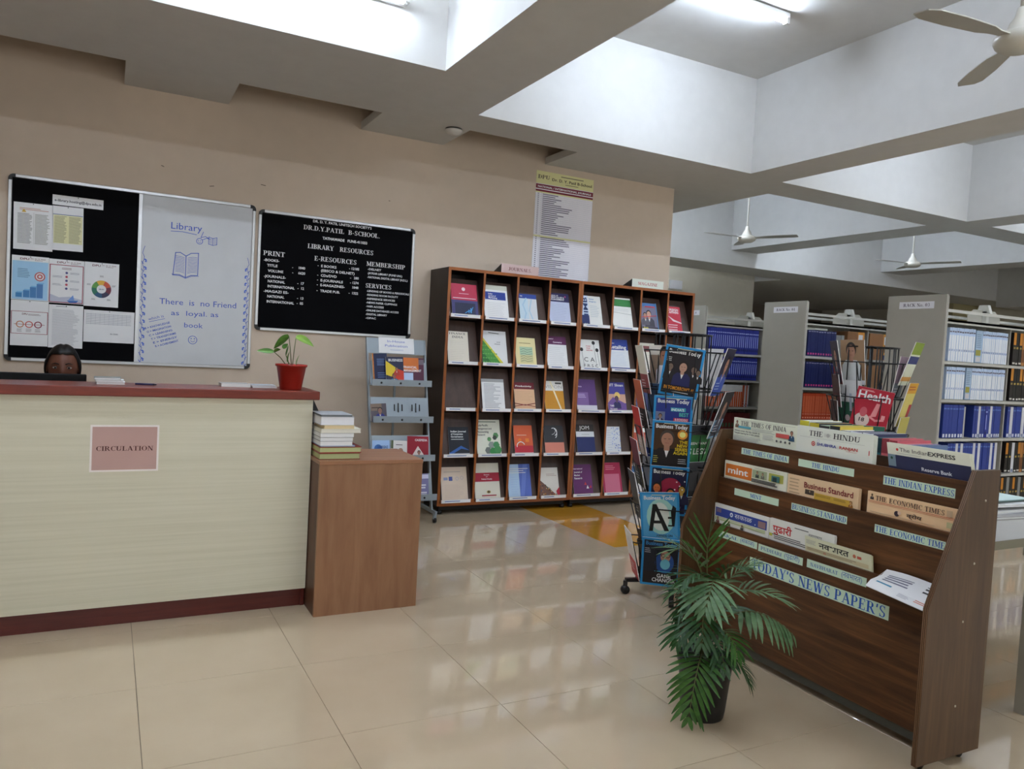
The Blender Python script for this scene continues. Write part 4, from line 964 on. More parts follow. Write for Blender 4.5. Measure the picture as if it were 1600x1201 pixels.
m = MB(); m.box(a, .168, .03, b_, .174, .062); m.build('skirting_strip', mat('grey_skirting_strip', (70, 70, 62), .25), ns)
for sx in (.07, L - .04):
    for sy in (.07, .28):
        c = MB(); c.tube([(sx - .011, sy, .018), (sx + .011, sy, .018)], .018, None, 14); c.box(sx - .014, sy - .012, .028, sx + .014, sy + .012, .036); c.build('castor', M_blackpl, ns)
def lab(s0, z0, s1, z1, txt, y, frac=.86, hfrac=.5, dev=None):
    q = Print(.0002); w, h = s1 - s0, z1 - z0
    q.rect(0, 0, w, h, (182, 202, 182))
    if dev:
        q.text(txt, w * .06, h * .27, h * hfrac, (64, 110, 168), w=w * .48, serif=True); q.text(dev, w * .6, h * .3, h * .62, (58, 100, 170), w=w * .33, bold=False)
    else:
        q.text(txt, w / 2, (h - h * hfrac * 1.12) / 2, h * hfrac * 1.12, (34, 88, 176), w=w * frac, align='c', serif=True)
    o = q.build('pocket_label', ns, T(s0, y - .0004, z0)); return o
lab(.115, .897, .395, .926, 'THE TIMES OF INDIA', .231, .93, .62)
lab(.447, .894, .722, .925, 'THE HINDU', .231, .5, .55)
lab(.851, .889, .1285 + 1.0, .923, 'THE INDIAN EXPRESS', .231, .98, .6)
lab(.122, .710, .386, .741, 'MINT', .198, .26, .5)
lab(.456, .711, .732, .741, 'BUSINESS STANDARD', .198, .97, .62)
lab(.854, .711, 1.13, .741, 'THE ECONOMIC TIME', .198, .98, .64)
lab(.062, .507, .315, .537, 'SAKAL', .164, dev='(सकाळ)', hfrac=.46)
lab(.322, .504, .565, .536, 'PUDHARI', .164, dev='(पुढारी)', hfrac=.46)
lab(.586, .506, .863, .540, 'NAVBHARAT', .164, dev='(नवभारत)', hfrac=.42)
lab(.895, .508, 1.14, .538, '', .164, .5, .46)
o = lab(.278, .414, .963, .466, "TODAY'S NEWS PAPER'S", .164, .965, .72)

# newspapers: folded block of sheets standing in a pocket
def newspaper(label, s0, s1, ztop, zbot, y, paper, cover, shear=0.0, th=.010, tilt=0.0, n=4):
    t = thing('newspaper', label, 'newspaper', mx=NA @ T(s0, y, zbot) @ RX(-tilt), group='newspapers in the stand')
    w, h = s1 - s0, ztop - zbot
    for k in range(n):
        yy = k * th / n; j = (k % 3) * .002
        m = MB(); sh = shear * h
        m.add([(-0, yy, 0), (w + j, yy, 0), (w + j - sh, yy, h - j * .8), (-sh, yy, h - j * .8), (0, yy + th / n * .8, 0), (w + j, yy + th / n * .8, 0), (w + j - sh, yy + th / n * .8, h - j * .8), (-sh, yy + th / n * .8, h - j * .8)],
              [(0, 1, 2, 3), (5, 4, 7, 6), (4, 0, 3, 7), (1, 5, 6, 2), (3, 2, 6, 7), (4, 5, 1, 0)])
        m.build('folded_sheet', ink(paper, .85), t)
    q = Print(.0002); cover(q, w, h)
    if shear:
        q.mb.v = [(x - shear * z, yy, z) for x, yy, z in q.mb.v]
    q.build('front_page', t, T(0, -.0003, 0))
    return t
INK = (44, 44, 46); GR = (150, 150, 146)
def np_toi(q, w, h):
    t = h
    q.line([(w * .03, t - .008), (w * .97, t - .008)], .001, GR); q.text('THE TIMES OF INDIA', w * .12, t - .034, .021, INK, w=w * .72, serif=True)
    q.person(w * .06, t - .046, .034, (150, 110, 90), (120, 90, 70)); q.person(w * .93, t - .070, .045, (160, 120, 96), (50, 84, 110))
    q.rect(w * .09, t - .046, w * .3, t - .036, (90, 160, 180)); q.rect(w * .7, t - .062, w * .9, t - .044, (200, 90, 86)); q.lines(w * .32, t - .037, w * .68, t - .054, 3, GR)
    q.text('Where even the sky needs to', w * .03, t - .062, .007, INK, w=w * .42); q.text('Temple hearing for 3 civic panels', w * .03, t - .073, .007, INK, w=w * .42); q.lines(w * .5, t - .058, w * .67, t - .082, 5, GR); q.lines(w * .03, t - .08, w * .5, t - .12, 8, GR)
    for i in range(4): q.circ(w * (.72 + .065 * i), t - .079, .0055, (90, 90, 90))
def np_hindu(q, w, h):
    t = h; q.text('THE', w * .17, t - .037, .022, (60, 60, 60), w=w * .19, serif=True); q.text('HINDU', w * .5, t - .037, .022, (60, 60, 60), w=w * .34, serif=True)
    q.circ(w * .43, t - .027, .008, (170, 170, 164)); q.lines(w * .38, t - .02, w * .48, t - .033, 4, (170, 170, 164)); q.line([(w * .05, t - .044), (w * .9, t - .044)], .0008, GR)
    q.circ(w * .24, t - .068, .010, (190, 60, 50)); q.ring(w * .24, t - .068, .006, .0022, (226, 200, 196)); q.ring(w * .31, t - .054, .006, .0015, (170, 170, 200))
    q.text('SHUBHRA', w * .29, t - .073, .012, (56, 66, 150), w=w * .26); q.text('RANJAN', w * .59, t - .073, .012, (196, 60, 56), w=w * .23); q.line([(w * .68, t - .079), (w * .81, t - .079)], .001, (196, 90, 80)); q.rect(w * .955, t - .08, w * .965, t - .062, (196, 50, 60))
def np_ie(q, w, h):
    t = h; q.circ(w * .13, t - .022, .005, (196, 60, 56)); q.text('The Indian', w * .16, t - .028, .015, (56, 56, 60), w=w * .35, bold=False); q.text('EXPRESS', w * .515, t - .028, .015, (36, 36, 40), w=w * .32)
    q.rect(w * .0, 0, w, t - .042, (44, 48, 78)); q.rect(0, t - .085, w * .1, t - .042, (120, 140, 150)); q.circ(w * .05, t - .055, .005, (40, 80, 60)); q.text('Reserve Bank', w * .42, t - .085, .013, (206, 210, 220), w=w * .36)
    q.lines(w * .12, t - .033, w * .5, t - .037, 1, GR)
def np_mint(q, w, h):
    t = h; q.rect(w * .02, t - .07, w * .46, t - .014, (206, 116, 46)); q.text('mint', w * .06, t - .055, .030, (232, 226, 214), w=w * .34)
    q.lines(w * .5, t - .006, w * .9, t - .012, 2, GR)
    q.rect(w * .47, t - .052, w * .70, t - .016, (150, 160, 130)); q.rect(w * .73, t - .052, w * .95, t - .016, (176, 176, 90)); q.person(w * .55, t - .05, .03, (170, 130, 100), (60, 70, 60)); q.person(w * .64, t - .05, .028, (180, 140, 110), (110, 110, 100)); q.rect(w * .78, t - .05, w * .9, t - .024, (70, 120, 120)); q.rect(w * .8, t - .05, w * .86, t - .03, (40, 60, 60))
    q.lines(w * .47, t - .055, w * .95, t - .072, 3, INK, w=.004); q.lines(w * .02, t - .075, w * .9, t - .12, 8, GR)
def np_bs(q, w, h):
    t = h; q.lines(w * .03, t - .01, w * .2, t - .08, 5, (180, 150, 120)); q.text('Business Standard', w * .25, t - .042, .024, (124, 28, 40), w=w * .68, serif=False); q.rect(w * .27, t - .068, w * .4, t - .048, (70, 56, 50)); q.person(w * .34, t - .067, .018, (190, 160, 120), (50, 40, 40)); q.rect(w * .41, t - .085, w * .92, t - .054, (202, 164, 66)); q.lines(w * .43, t - .058, w * .64, t - .068, 2, (120, 90, 40)); q.lines(w * .68, t - .058, w * .85, t - .068, 2, (120, 90, 40)); q.person(w * .91, t - .084, .03, (200, 150, 100), (150, 100, 40))
def np_et(q, w, h):
    t = h; q.person(w * .055, t - .03, .022, (120, 90, 70), (60, 50, 50)); q.text('THE ECONOMIC TIMES', w * .1, t - .03, .018, (84, 54, 48), w=w * .77, serif=True); q.rect(w * .89, t - .032, w * .95, t - .01, (190, 160, 130)); q.line([(w * .02, t - .035), (w * .97, t - .035)], .0016, (190, 60, 50)); q.line([(w * .02, t - .04), (w * .97, t - .04)], .0012, (190, 60, 50))
    q.circ(w * .36, t - .062, .010, (60, 50, 60)); q.circ(w * .39, t - .058, .007, (200, 170, 150)); q.text('व्रोय', w * .47, t - .066, .013, (70, 50, 50), w=w * .17); q.lines(w * .05, t - .05, w * .7, t - .053, 1, (200, 170, 140)); q.lines(w * .05, t - .07, w * .9, t - .11, 5, (190, 160, 130)); q.rect(w * .9, t - .07, w * .96, t - .05, (180, 170, 130))
def np_sakal(q, w, h):
    t = h; q.rect(w * .02, t - .058, w * .97, t - .018, (52, 74, 150)); q.rect(w * .04, t - .04, w * .13, t - .022, (130, 110, 130)); q.circ(w * .33, t - .036, .010, (206, 212, 226)); q.poly([(w * .31, t - .04), (w * .35, t - .04), (w * .33, t - .03)], (60, 84, 160)); q.text('सकाळ', w * .39, t - .046, .021, (222, 226, 236), w=w * .32, bold=False); q.rect(w * .82, t - .054, w * .95, t - .026, (150, 120, 120)); q.circ(w * .77, t - .048, .003, (190, 200, 220))
    q.rect(w * .02, t - .075, w * .95, t - .060, (170, 180, 140)); q.person(w * .08, t - .09, .03, (150, 110, 90), (110, 70, 60)); q.person(w * .3, t - .09, .026, (140, 104, 84), (90, 110, 60)); q.person(w * .55, t - .09, .026, (140, 104, 84), (60, 70, 60)); q.lines(w * .1, t - .062, w * .8, t - .067, 1, (220, 220, 200)); q.lines(w * .02, t - .092, w * .9, t - .13, 5, GR)
def np_pud(q, w, h):
    t = h; q.text('पुढारी', w * .05, t - .055, .030, (190, 40, 44), w=w * .31); q.lines(w * .4, t - .012, w * .62, t - .018, 1, INK, w=.003); q.text('महाराष्ट्र', w * .62, t - .032, .012, (90, 90, 90), w=w * .2, bold=False); q.line([(w * .02, t - .066), (w * .5, t - .066)], .003, INK); q.lines(w * .08, t - .07, w * .9, t - .085, 2, INK, w=.003); q.rect(0, t - .076, w * .05, t - .064, (190, 190, 70)); q.circ(w * .7, t - .05, .006, (200, 110, 90))
def np_nav(q, w, h):
    t = h; q.text('नवभारत', w * .22, t - .034, .022, (40, 40, 40), w=w * .46); q.lines(w * .02, t - .012, w * .18, t - .03, 4, GR); q.circ(w * .76, t - .024, .007, (196, 110, 80)); q.rect(w * .8, t - .03, w * .86, t - .02, (190, 90, 70)); q.rect(w * .02, t - .055, w * .96, t - .040, (186, 176, 140)); q.lines(w * .04, t - .042, w * .95, t - .052, 2, (110, 100, 80)); q.text('१२', w * .3, t - .053, .008, (190, 60, 50))
newspaper('white English broadsheet headed THE TIMES OF INDIA, top tier', .022, .401, 1.058, .842, .262, (206, 210, 194), np_toi, th=.016, n=5)
newspaper('white newspaper headed THE HINDU with SHUBHRA RANJAN advertisement', .41, .782, 1.064, .842, .252, (206, 210, 200), np_hindu, th=.018, n=6)
newspaper('newspaper headed The Indian EXPRESS above a navy panel, leaning sideways', .875, 1.192, 1.046, .842, .256, (206, 208, 190), np_ie, shear=.2, th=.018, n=5)
newspaper('newspaper with orange mint title box, middle tier', .032, .408, .857, .662, .214, (208, 206, 190), np_mint, n=5)
newspaper('salmon pink newspaper headed Business Standard in dark red', .414, .765, .856, .662, .2125, (206, 178, 142), np_bs, n=5, th=.013)
newspaper('salmon pink newspaper headed THE ECONOMIC TIMES', .803, 1.155, .857, .662, .213, (214, 182, 142), np_et, n=4)
newspaper('Marathi newspaper with blue title band, bottom tier', .020, .355, .654, .452, .1815, (206, 208, 200), np_sakal, n=4)
newspaper('Marathi newspaper with large red title', .36, .694, .657, .452, .184, (208, 208, 200), np_pud, n=4)
newspaper('tilted Hindi newspaper with black title in front of the red titled one', .575, .885, .627, .452, .1775, (196, 196, 168), np_nav, shear=.12, n=3, th=.005)

# folded pamphlet flopped over the front edge of the lowest pocket
pm = thing('pamphlet', 'white printed pamphlet flopped over the front edge of the lowest pocket', 'pamphlet', mx=NA)
m = MB(); vs = []; fs = []
NX = 9
for i in range(NX + 1):
    s_ = .925 + .268 * i / NX; e = i / NX
    top = (s_ + .0, .187, .590 + .004 * math.sin(e * 5)); mid = (s_, .160, .5725 + .003 * math.sin(e * 4)); low = (s_ - .012 + .0 * e, .118 - .008 * e, .548 + .008 * math.cos(e * 3) - .010 * e)
    low2 = (s_ - .014, .095 - .02 * e, .536 - .016 * e)
    for p_ in (top, mid, low, low2): vs.append(p_)
for i in range(NX):
    for k in range(3): fs.append((i * 4 + k, i * 4 + k + 1, (i + 1) * 4 + k + 1, (i + 1) * 4 + k))
m.add(vs, fs); m.add([(x, y + .0005, z - .003) for x, y, z in vs], [f[::-1] for f in fs]); m.add([vs[0], vs[3], (vs[3][0], vs[3][1], vs[3][2] - .003), (vs[0][0], vs[0][1], vs[0][2] - .003)], [(0, 1, 2, 3)])
m.add([vs[i * 4 + 3] for i in range(NX + 1)] + [(vs[i * 4 + 3][0], vs[i * 4 + 3][1] + .0005, vs[i * 4 + 3][2] - .003) for i in range(NX + 1)], [(i, i + 1, NX + 2 + i, NX + 1 + i) for i in range(NX)])
m.build('folded_sheet', ink((222, 222, 224), .6), pm)
m = MB()
def on_p(u, v):
    i = min(int(u * NX), NX - 1); fu = u * NX - i; k = min(int(v * 3), 2); fv = v * 3 - k
    g = lambda a_, b__: Vector(vs[a_ * 4 + b__])
    p_ = (g(i, k) * (1 - fu) + g(i + 1, k) * fu) * (1 - fv) + (g(i, k + 1) * (1 - fu) + g(i + 1, k + 1) * fu) * fv
    return p_ + Vector((0, -.0006, .0008))
R = random.Random(11)
for (u0, u1, v0, v1, n_, col) in ((.1, .5, .25, .55, 4, (110, 110, 130)), (.08, .34, .6, .7, 1, (70, 140, 170)), (.45, .62, .72, .9, 3, (170, 170, 180)), (.66, .95, .25, .5, 3, (60, 60, 60)), (.68, .97, .66, .84, 2, (214, 130, 110))):
    for q_ in range(n_):
        va = v0 + (v1 - v0) * (q_ + .2) / n_; vb = v0 + (v1 - v0) * (q_ + .65) / n_; ue = u1 - R.random() * .06
        K = 4
        for j in range(K):
            a_ = u0 + (ue - u0) * j / K; c_ = u0 + (ue - u0) * (j + 1) / K
            m.add([on_p(a_, va), on_p(a_, vb), on_p(c_, vb), on_p(c_, va)], [(0, 1, 2, 3)], ink(col))
m.build('print', None, pm)

# ================================================================ grey in-house publication rack
M_grey = mat('grey_powder_coated_steel', (150, 160, 166), .38, .5, .15)
ih = thing('magazine_rack', 'grey steel tiered rack headed In-House Publication beside the counter box', 'rack', (0, 0, 0))
RX0, RX1 = 1.722, 2.196
def ry(z): return 5.275 + (z - .06) * .258
for xx in (RX0, RX1 - .012):
    m = MB(); m.prism([(ry(.09), .09), (ry(.09) + .03, .09), (ry(1.357) + .03, 1.357), (ry(1.357), 1.357)], 'x', xx, xx + .012); m.build('upright', M_grey, ih)
    m = MB(); m.box(xx - .002, 5.20, .065, xx + .014, 5.62, .092); m.build('base_rail', M_grey, ih)
    for yy in (5.23, 5.59):
        m = MB(); m.tube([(xx - .002, yy, .022), (xx + .016, yy, .022)], .022, None, 14); m.build('castor', M_blackpl, ih)
        m = MB(); m.box(xx - .004, yy - .012, .03, xx + .018, yy + .012, .066); m.build('castor_fork', M_grey, ih)
m = MB(); m.prism([(5.585, .09), (5.6, .09), (ry(1.2) + .035, 1.2), (ry(1.2) + .02, 1.2)], 'x', 1.95, 1.965); m.build('rear_brace', M_grey, ih)
m = MB(); m.prism([(ry(1.24) + .004, 1.24), (ry(1.24) + .012, 1.24), (ry(1.357) + .012, 1.357), (ry(1.357) + .004, 1.357)], 'x', RX0 + .012, RX1 - .012); m.build('header_plate', M_grey, ih)
TR = [1.003, .735, .455, .172]
for k, z_ in enumerate(TR):
    yb = ry(z_) ; xa, xb = RX0 + .006, RX1 + .004
    m = MB()
    m.box(xa, yb - .078, z_, xb, yb + .01, z_ + .003); m.box(xa, yb - .08, z_, xb, yb - .077, z_ + .048)
    m.build('tray', M_grey, ih)
    m = MB(); m.prism([(ry(z_) - .02, z_ + .004), (ry(z_) - .017, z_ + .004), (ry(z_ + .18) - .0, z_ + .18), (ry(z_ + .18) - .003, z_ + .18)], 'x', RX0 + .013, RX1 - .013); bp_ = m.build('back_plate', M_grey, ih)
    for xh in (1.80, 1.95, 2.10):
        g = MB(); g.tube([(xh, yb - .0795, z_ + .022), (xh, yb - .0812, z_ + .022)], .008, None, 12); g.build('hole', M_blackmet, ih)
    if k == 1:
        for xs_ in (1.915, 1.945, 1.975, 2.055, 2.085, 2.115):
            hgt = .05 if xs_ in (1.945, 2.085) else .036
            zc = z_ + .105; yc = ry(zc) - .022
            g = MB(); g.obox(T(xs_, yc, zc) @ RX(-.2), .008, .002, hgt * 1.4); g.build('slot', M_blackmet, bp_)
q = Print(); q.rect(0, 0, .284, .122, (214, 216, 224)); q.text('In-House', .14, .085, .018, (80, 100, 190), w=.14, align='c', bold=False); q.text('Publication', .14, .05, .018, (80, 100, 190), w=.18, align='c', bold=False); q.lines(.09, .032, .21, .02, 2, (150, 160, 190))
si = thing('rack_sign', 'white paper sign reading In-House Publication on the grey rack header', 'sign', mx=T(1.815, ry(1.24) + .0015, 1.245) @ RX(-.25))
m = MB(); m.box(0, -.0008, 0, .284, 0, .122); m.build('sheet', ink((214, 216, 224)), si); q.build('print', si, T(0, -.001, 0))
def in_rack(k, x, label, w, h, cover, rot=0.0, th=.006, base=(220, 218, 214), dy=0.0, dz=0.0):
    z_ = TR[k]
    return booklet('book', label, w, h, cover, T(x, ry(z_) - .045 + dy, z_ + .0045 + dz) @ RX(-.2) @ RY(rot), th, base, 'book', 'books on the grey steel rack')
def r_navy(q, w, h): q.rect(0, 0, w, h, (24, 34, 74)); q.rect(0, 0, w * .08, h, (200, 120, 40)); q.lines(w * .3, h * .84, w * .9, h * .6, 4, (110, 140, 190)); q.lines(w * .3, h * .4, w * .9, h * .2, 3, (90, 110, 160))
def r_bus(q, w, h): q.rect(0, 0, w, h, (34, 38, 70)); q.text('BUSINESS', w * .16, h * .84, .02, (222, 224, 230), w=w * .8); q.poly([(0, h * .72), (w, h * .5), (w, h * .1), (0, h * .4)], (206, 60, 44)); q.poly([(0, h * .86), (w * .6, h * .6), (w * .3, h * .3), (0, h * .36)], (222, 196, 50)); q.person(w * .45, h * .02, h * .4, (150, 100, 80), (50, 130, 180)); q.person(w * .6, h * .34, h * .3, (160, 110, 90), (180, 60, 50))
def r_fm(q, w, h): q.rect(0, 0, w, h, (86, 40, 60)); q.rect(0, h * .5, w * .76, h, (206, 110, 44)); q.rect(w * .76, h * .76, w, h * .94, (110, 100, 110)); q.text('FINANCIAL', w * .06, h * .62, .018, (226, 220, 214), w=w * .62); q.text('MANAGEMENT', w * .06, h * .5, .018, (226, 220, 214), w=w * .82); q.rect(0, h * .2, w * .5, h * .46, (170, 190, 214)); q.rect(0, 0, w * .5, h * .18, (206, 120, 60)); q.rect(w * .5, 0, w, h * .14, (190, 184, 214))
def r_ed(q, w, h): q.rect(0, 0, w, h, (90, 80, 90)); q.rect(0, h * .6, w * .7, h, (130, 110, 96)); q.person(w * .58, 0, h * .8, (150, 110, 96), (44, 50, 130)); q.lines(w * .06, h * .85, w * .5, h * .7, 1, (60, 44, 40))
def r_con(q, w, h): q.rect(0, 0, w, h, (150, 180, 214)); q.circ(w * .35, h * .6, .03, (60, 110, 180)); q.text('CONVERGENCE', w * .3, h * .6, .02, (36, 50, 110), w=w * .6); q.rect(0, 0, w, h * .4, (206, 210, 216))
def r_wh(q, w, h): q.rect(0, 0, w, h, (206, 204, 200)); q.rect(0, h * .6, w * .14, h, (90, 100, 70)); q.circ(w * .6, h * .5, .02, (170, 130, 110)); q.lines(w * .3, h * .84, w * .8, h * .74, 1, (90, 80, 80))
def r_red(q, w, h): q.rect(0, 0, w, h, (150, 28, 46)); q.text('CASEPEDIA', w * .36, h * .8, .017, (230, 214, 214), w=w * .58); q.poly([(w * .1, 0), (w * .5, h * .6), (w * .96, 0)], (214, 200, 194)); q.person(w * .55, h * .02, h * .4, (170, 120, 100), (50, 44, 50))
def r_lil(q, w, h): q.rect(0, 0, w, h, (124, 120, 160)); q.rect(0, h * .8, w, h * .96, (190, 190, 210)); q.lines(w * .4, h * .6, w * .9, h * .4, 2, (206, 206, 220), w=.01); q.lines(w * .4, h * .3, w * .9, h * .14, 2, (206, 206, 220), w=.01)
in_rack(0, 1.757, 'navy book with orange spine at the left of the top tray', .115, .235, r_navy, -.05, .02, dy=.012)
in_rack(0, 1.848, 'BUSINESS magazine cover with yellow and red stripes', .14, .215, r_bus, -.02, .006, dy=-.008)
in_rack(0, 1.975, 'orange and plum FINANCIAL MANAGEMENT book, top tray', .175, .215, r_fm, 0, .012, dy=-.004)
in_rack(1, 1.727, 'single small booklet with person in blue, second tray', .12, .13, r_ed, -.06, .005)
in_rack(2, 1.722, 'pale blue CONVERGENCE booklet on the third tray', .135, .15, r_con, 0, .005)
in_rack(2, 1.862, 'white booklet with round portrait, centre of third tray', .125, .15, r_wh, .05, .005)
in_rack(2, 1.99, 'red CASEPEDIA booklet at the right of the third tray', .17, .18, r_red, .03, .005)
in_rack(3, 2.0, 'lilac booklet on the lowest tray of the grey rack', .15, .19, r_lil, 0, .005)
in_rack(3, 1.76, 'slate blue booklet at the left of the lowest tray', .15, .17, r_con, 0, .005)

# ================================================================ wire spinner racks
COLA = [math.radians(v) for v in (0, 74, 135, 180, -76, -46, 46)]; COLR = [0, 0, .0, 0, 0, .05, .05]
def spinner(label, cx, cy, top=1.455):
    ang = math.atan2(cy, cx) - PI / 2
    Mx = T(cx, cy, 0) @ RZ(ang)
    t = thing('magazine_spinner', label, 'magazine rack', mx=Mx, group='revolving wire magazine racks')
    m = MB(); m.tube([(0, 0, .08), (0, 0, top + .01)], .011, None, 12); m.build('pole', M_blackmet, t)
    for k in range(5):
        a = math.radians(163 + 72 * k) - ang; dx, dy = math.cos(a), math.sin(a)
        m = MB(); m.obox(T(dx * .125, dy * .125, .078) @ RZ(a), .25, .028, .018); m.build('base_arm', M_blackmet, t)
        m = MB(); nx, ny = -dy, dx
        m.tube([(dx * .25 - nx * .012, dy * .25 - ny * .012, .024), (dx * .25 + nx * .012, dy * .25 + ny * .012, .024)], .024, None, 16); m.box(dx * .25 - .012, dy * .25 - .012, .045, dx * .25 + .012, dy * .25 + .012, .075)
        m.build('castor', M_blackpl, t)
    for z_ in (.10, top):
        m = MB(); n = 6; r_ = .155 if z_ > 1 else .15
        pts = []
        for k in range(36):
            aa = 2 * PI * k / 36; pts.append((r_ * math.cos(aa), r_ * math.sin(aa), z_))
        m.tube(pts, .0042, None, 6, close=True)
        for k in range(6):
            aa = PI / 3 * k; m.tube([(0, 0, z_), (r_ * math.cos(aa), r_ * math.sin(aa), z_)], .0035, None, 6)
        m.build('ring', M_blackmet, t)
    pk = None
    for c in range(7):
        Rc = RZ(COLA[c]) @ T(0, COLR[c], 0)
        m = MB()
        for sx in (-.05, .05): m.tube([(sx, -.142, .10), (sx, -.142, top)], .0038, None, 6)
        m.build('column_wire', M_blackmet, t, Rc)
        for k in range(6):
            zb = .085 + .208 * k * 1.02 + .015
            if pk is None:
                m = MB(); w_ = .088; y0 = -.142; r_ = .0034
                m.tube([(-.06, y0, .0), (-.06, y0 - .028, .0), (-.075, y0 - .085, .2)], r_, None, 5)
                m.tube([(.06, y0, .0), (.06, y0 - .028, .0), (.075, y0 - .085, .2)], r_, None, 5)
                m.tube([(-.085, y0 + .005, .2), (-.095, y0 - .05, .2), (-.095, y0 - .07, .2), (-.075, y0 - .085, .2), (.075, y0 - .085, .2), (.095, y0 - .07, .2), (.095, y0 - .05, .2), (.085, y0 + .005, .2)], r_, None, 5)
                m.tube([(-.06, y0 - .028, 0), (.06, y0 - .028, 0)], r_, None, 5)
                pk = m.build('pocket', M_blackmet, t, Rc @ T(0, 0, zb))
            else:
                o = pk.copy(); C.objects.link(o); o.parent = t; o.matrix_basis = Rc @ T(0, 0, zb)
    return t, Mx
def mag(Mx, col, zb, label, cover, w=.205, h=.27, dx=0.0, rot=0.0, tilt=.16, base=(214, 212, 206), off=.0, th=.004, cat='magazine'):
    mx = Mx @ RZ(COLA[col]) @ T(0, COLR[col], 0) @ T(dx, -.172 - off, zb) @ RX(tilt) @ RY(rot) @ T(-w / 2, 0, 0)
    return booklet('magazine', label, w, h, cover, mx, th, base, cat, 'magazines in the revolving racks')
CY = (40, 140, 196)
def bt(bg, extra, title=(226, 226, 230), border=CY):
    def f(q, w, h):
        b = .012; q.rect(0, 0, w, h, border); q.rect(b, b, w - b, h - b, bg); extra(q, w, h)
        q.lines(w * .3, h * .955, w * .85, h * .945, 1, (206, 196, 150), w=.003, ragged=.05); q.text('Business Today', w * .1, h * .855, .022, title, w=w * .8)
    return f
def b1(q, w, h):
    for x_, s_ in ((.2, .34), (.8, .34), (.92, .28)): q.person(w * x_, h * .32, h * s_, (120, 100, 90), (30, 30, 36))
    q.person(w * .52, h * .22, h * .5, (176, 140, 120), (34, 38, 84)); q.rect(w * .06, h * .06, w * .94, h * .2, (26, 26, 30)); q.text('IN TOMORROW\'S AI', w * .12, h * .13, .02, (206, 140, 40), w=w * .76); q.lines(w * .2, h * .1, w * .8, h * .08, 1, (200, 200, 200), w=.003); q.lines(w * .07, h * .78, w * .22, h * .68, 3, (190, 190, 190), w=.003)
def b2(q, w, h): q.rect(w * .06, h * .3, w * .3, h * .66, (110, 120, 150)); q.person(w * .18, h * .4, h * .22, (150, 120, 100), (60, 60, 90)); q.rect(w * .44, h * .68, w * .82, h * .76, (60, 160, 180)); q.text("INDIA'S", w * .46, h * .69, .014, (210, 230, 236), w=w * .32); q.text('BEST', w * .66, h * .58, .02, (80, 190, 170), w=w * .24); q.rect(w * .52, h * .47, w * .9, h * .54, (196, 50, 90)); q.text('B-SCHOOLS', w * .56, h * .485, .012, (226, 210, 220), w=w * .32); q.rect(w * .3, h * .06, w * .94, h * .4, (50, 44, 130)); q.rect(w * .7, h * .2, w * .94, h * .4, (200, 140, 130))
def b3(q, w, h): q.circ(w * .78, h * .74, .026, (226, 150, 50)); q.circ(w * .78, h * .74, .016, (240, 210, 130)); q.rect(w * .06, h * .06, w * .94, h * .4, (24, 22, 24)); q.person(w * .4, h * .04, h * .78, (170, 124, 100), (26, 24, 28), (70, 60, 56)); [q.text(t_, w * .92, h * (.56 - .075 * i), .017, (222, 196, 40), align='r') for i, t_ in enumerate(('THE', 'NEW', 'SERIES', 'AGAIN'))]; q.lines(w * .7, h * .26, w * .92, h * .14, 3, (190, 190, 190), w=.003); q.lines(w * .07, h * .3, w * .2, h * .14, 4, (200, 190, 90), w=.003)
def b4(q, w, h): q.circ(w * .55, h * .55, .06, (150, 30, 60)); q.person(w * .2, h * .2, h * .46, (200, 110, 60), (40, 50, 110)); q.person(w * .56, h * .1, h * .46, (210, 120, 50), (40, 80, 130)); q.person(w * .84, h * .24, h * .4, (190, 150, 60), (40, 40, 70)); [q.circ(w * x_, h * z_, .004, (222, 222, 226)) for x_, z_ in ((.7, .7), (.78, .62), (.9, .72), (.66, .54), (.85, .55))]; q.rect(w * .06, h * .05, w * .94, h * .16, (36, 30, 70))
def b5(q, w, h): q.circ(w * .52, h * .5, .075, (150, 196, 190), rz=.1); q.circ(w * .5, h * .5, .05, (206, 222, 206), rz=.08); q.poly([(w * .2, h * .2), (w * .3, h * .2), (w * .42, h * .74), (w * .32, h * .76)], (24, 26, 28)); q.poly([(w * .32, h * .76), (w * .42, h * .76), (w * .72, h * .2), (w * .6, h * .2)], (24, 26, 28)); q.rect(w * .28, h * .36, w * .56, h * .42, (24, 26, 28)); q.poly([(w * .8, h * .3), (w * .86, h * .3), (w * .92, h * .68), (w * .84, h * .74), (w * .78, h * .6)], (24, 26, 28)); q.rect(w * .7, h * .46, w * .86, h * .5, (24, 26, 28)); q.rect(w * .7, h * .3, w * .84, h * .33, (24, 26, 28)); q.text('HANDS ON', w * .4, h * .08, .014, (30, 60, 90), w=w * .4)
def b6(q, w, h): q.rect(w * .06, h * .05, w * .94, h * .3, (34, 26, 28)); q.circ(w * .6, h * .5, .05, (40, 80, 150), rz=.06); q.circ(w * .62, h * .68, .028, (30, 24, 24), rz=.03); q.circ(w * .62, h * .63, .026, (190, 140, 120), rz=.032); q.ring(w * .56, h * .65, .011, .003, (20, 20, 22)); q.ring(w * .68, h * .65, .011, .003, (20, 20, 22)); q.circ(w * .62, h * .47, .026, (110, 190, 206), rz=.03); q.line([(w * .36, h * .31), (w * .94, h * .31)], .003, (80, 190, 220)); q.text('GAME', w * .6, h * .18, .022, (222, 224, 220), w=w * .36, align='c'); q.text('CHANGER', w * .6, h * .09, .022, (222, 224, 220), w=w * .6, align='c'); q.lines(w * .08, h * .8, w * .24, h * .68, 3, (190, 190, 196), w=.003)
sp1, M1 = spinner('black wire spinner in front, with a column of cyan bordered magazines', 2.82, 3.305)
mag(M1, 0, 1.118, 'cyan bordered magazine tilted at the top, man in blue suit among dark figures', bt((30, 28, 34), b1), dx=-.015, rot=.12)
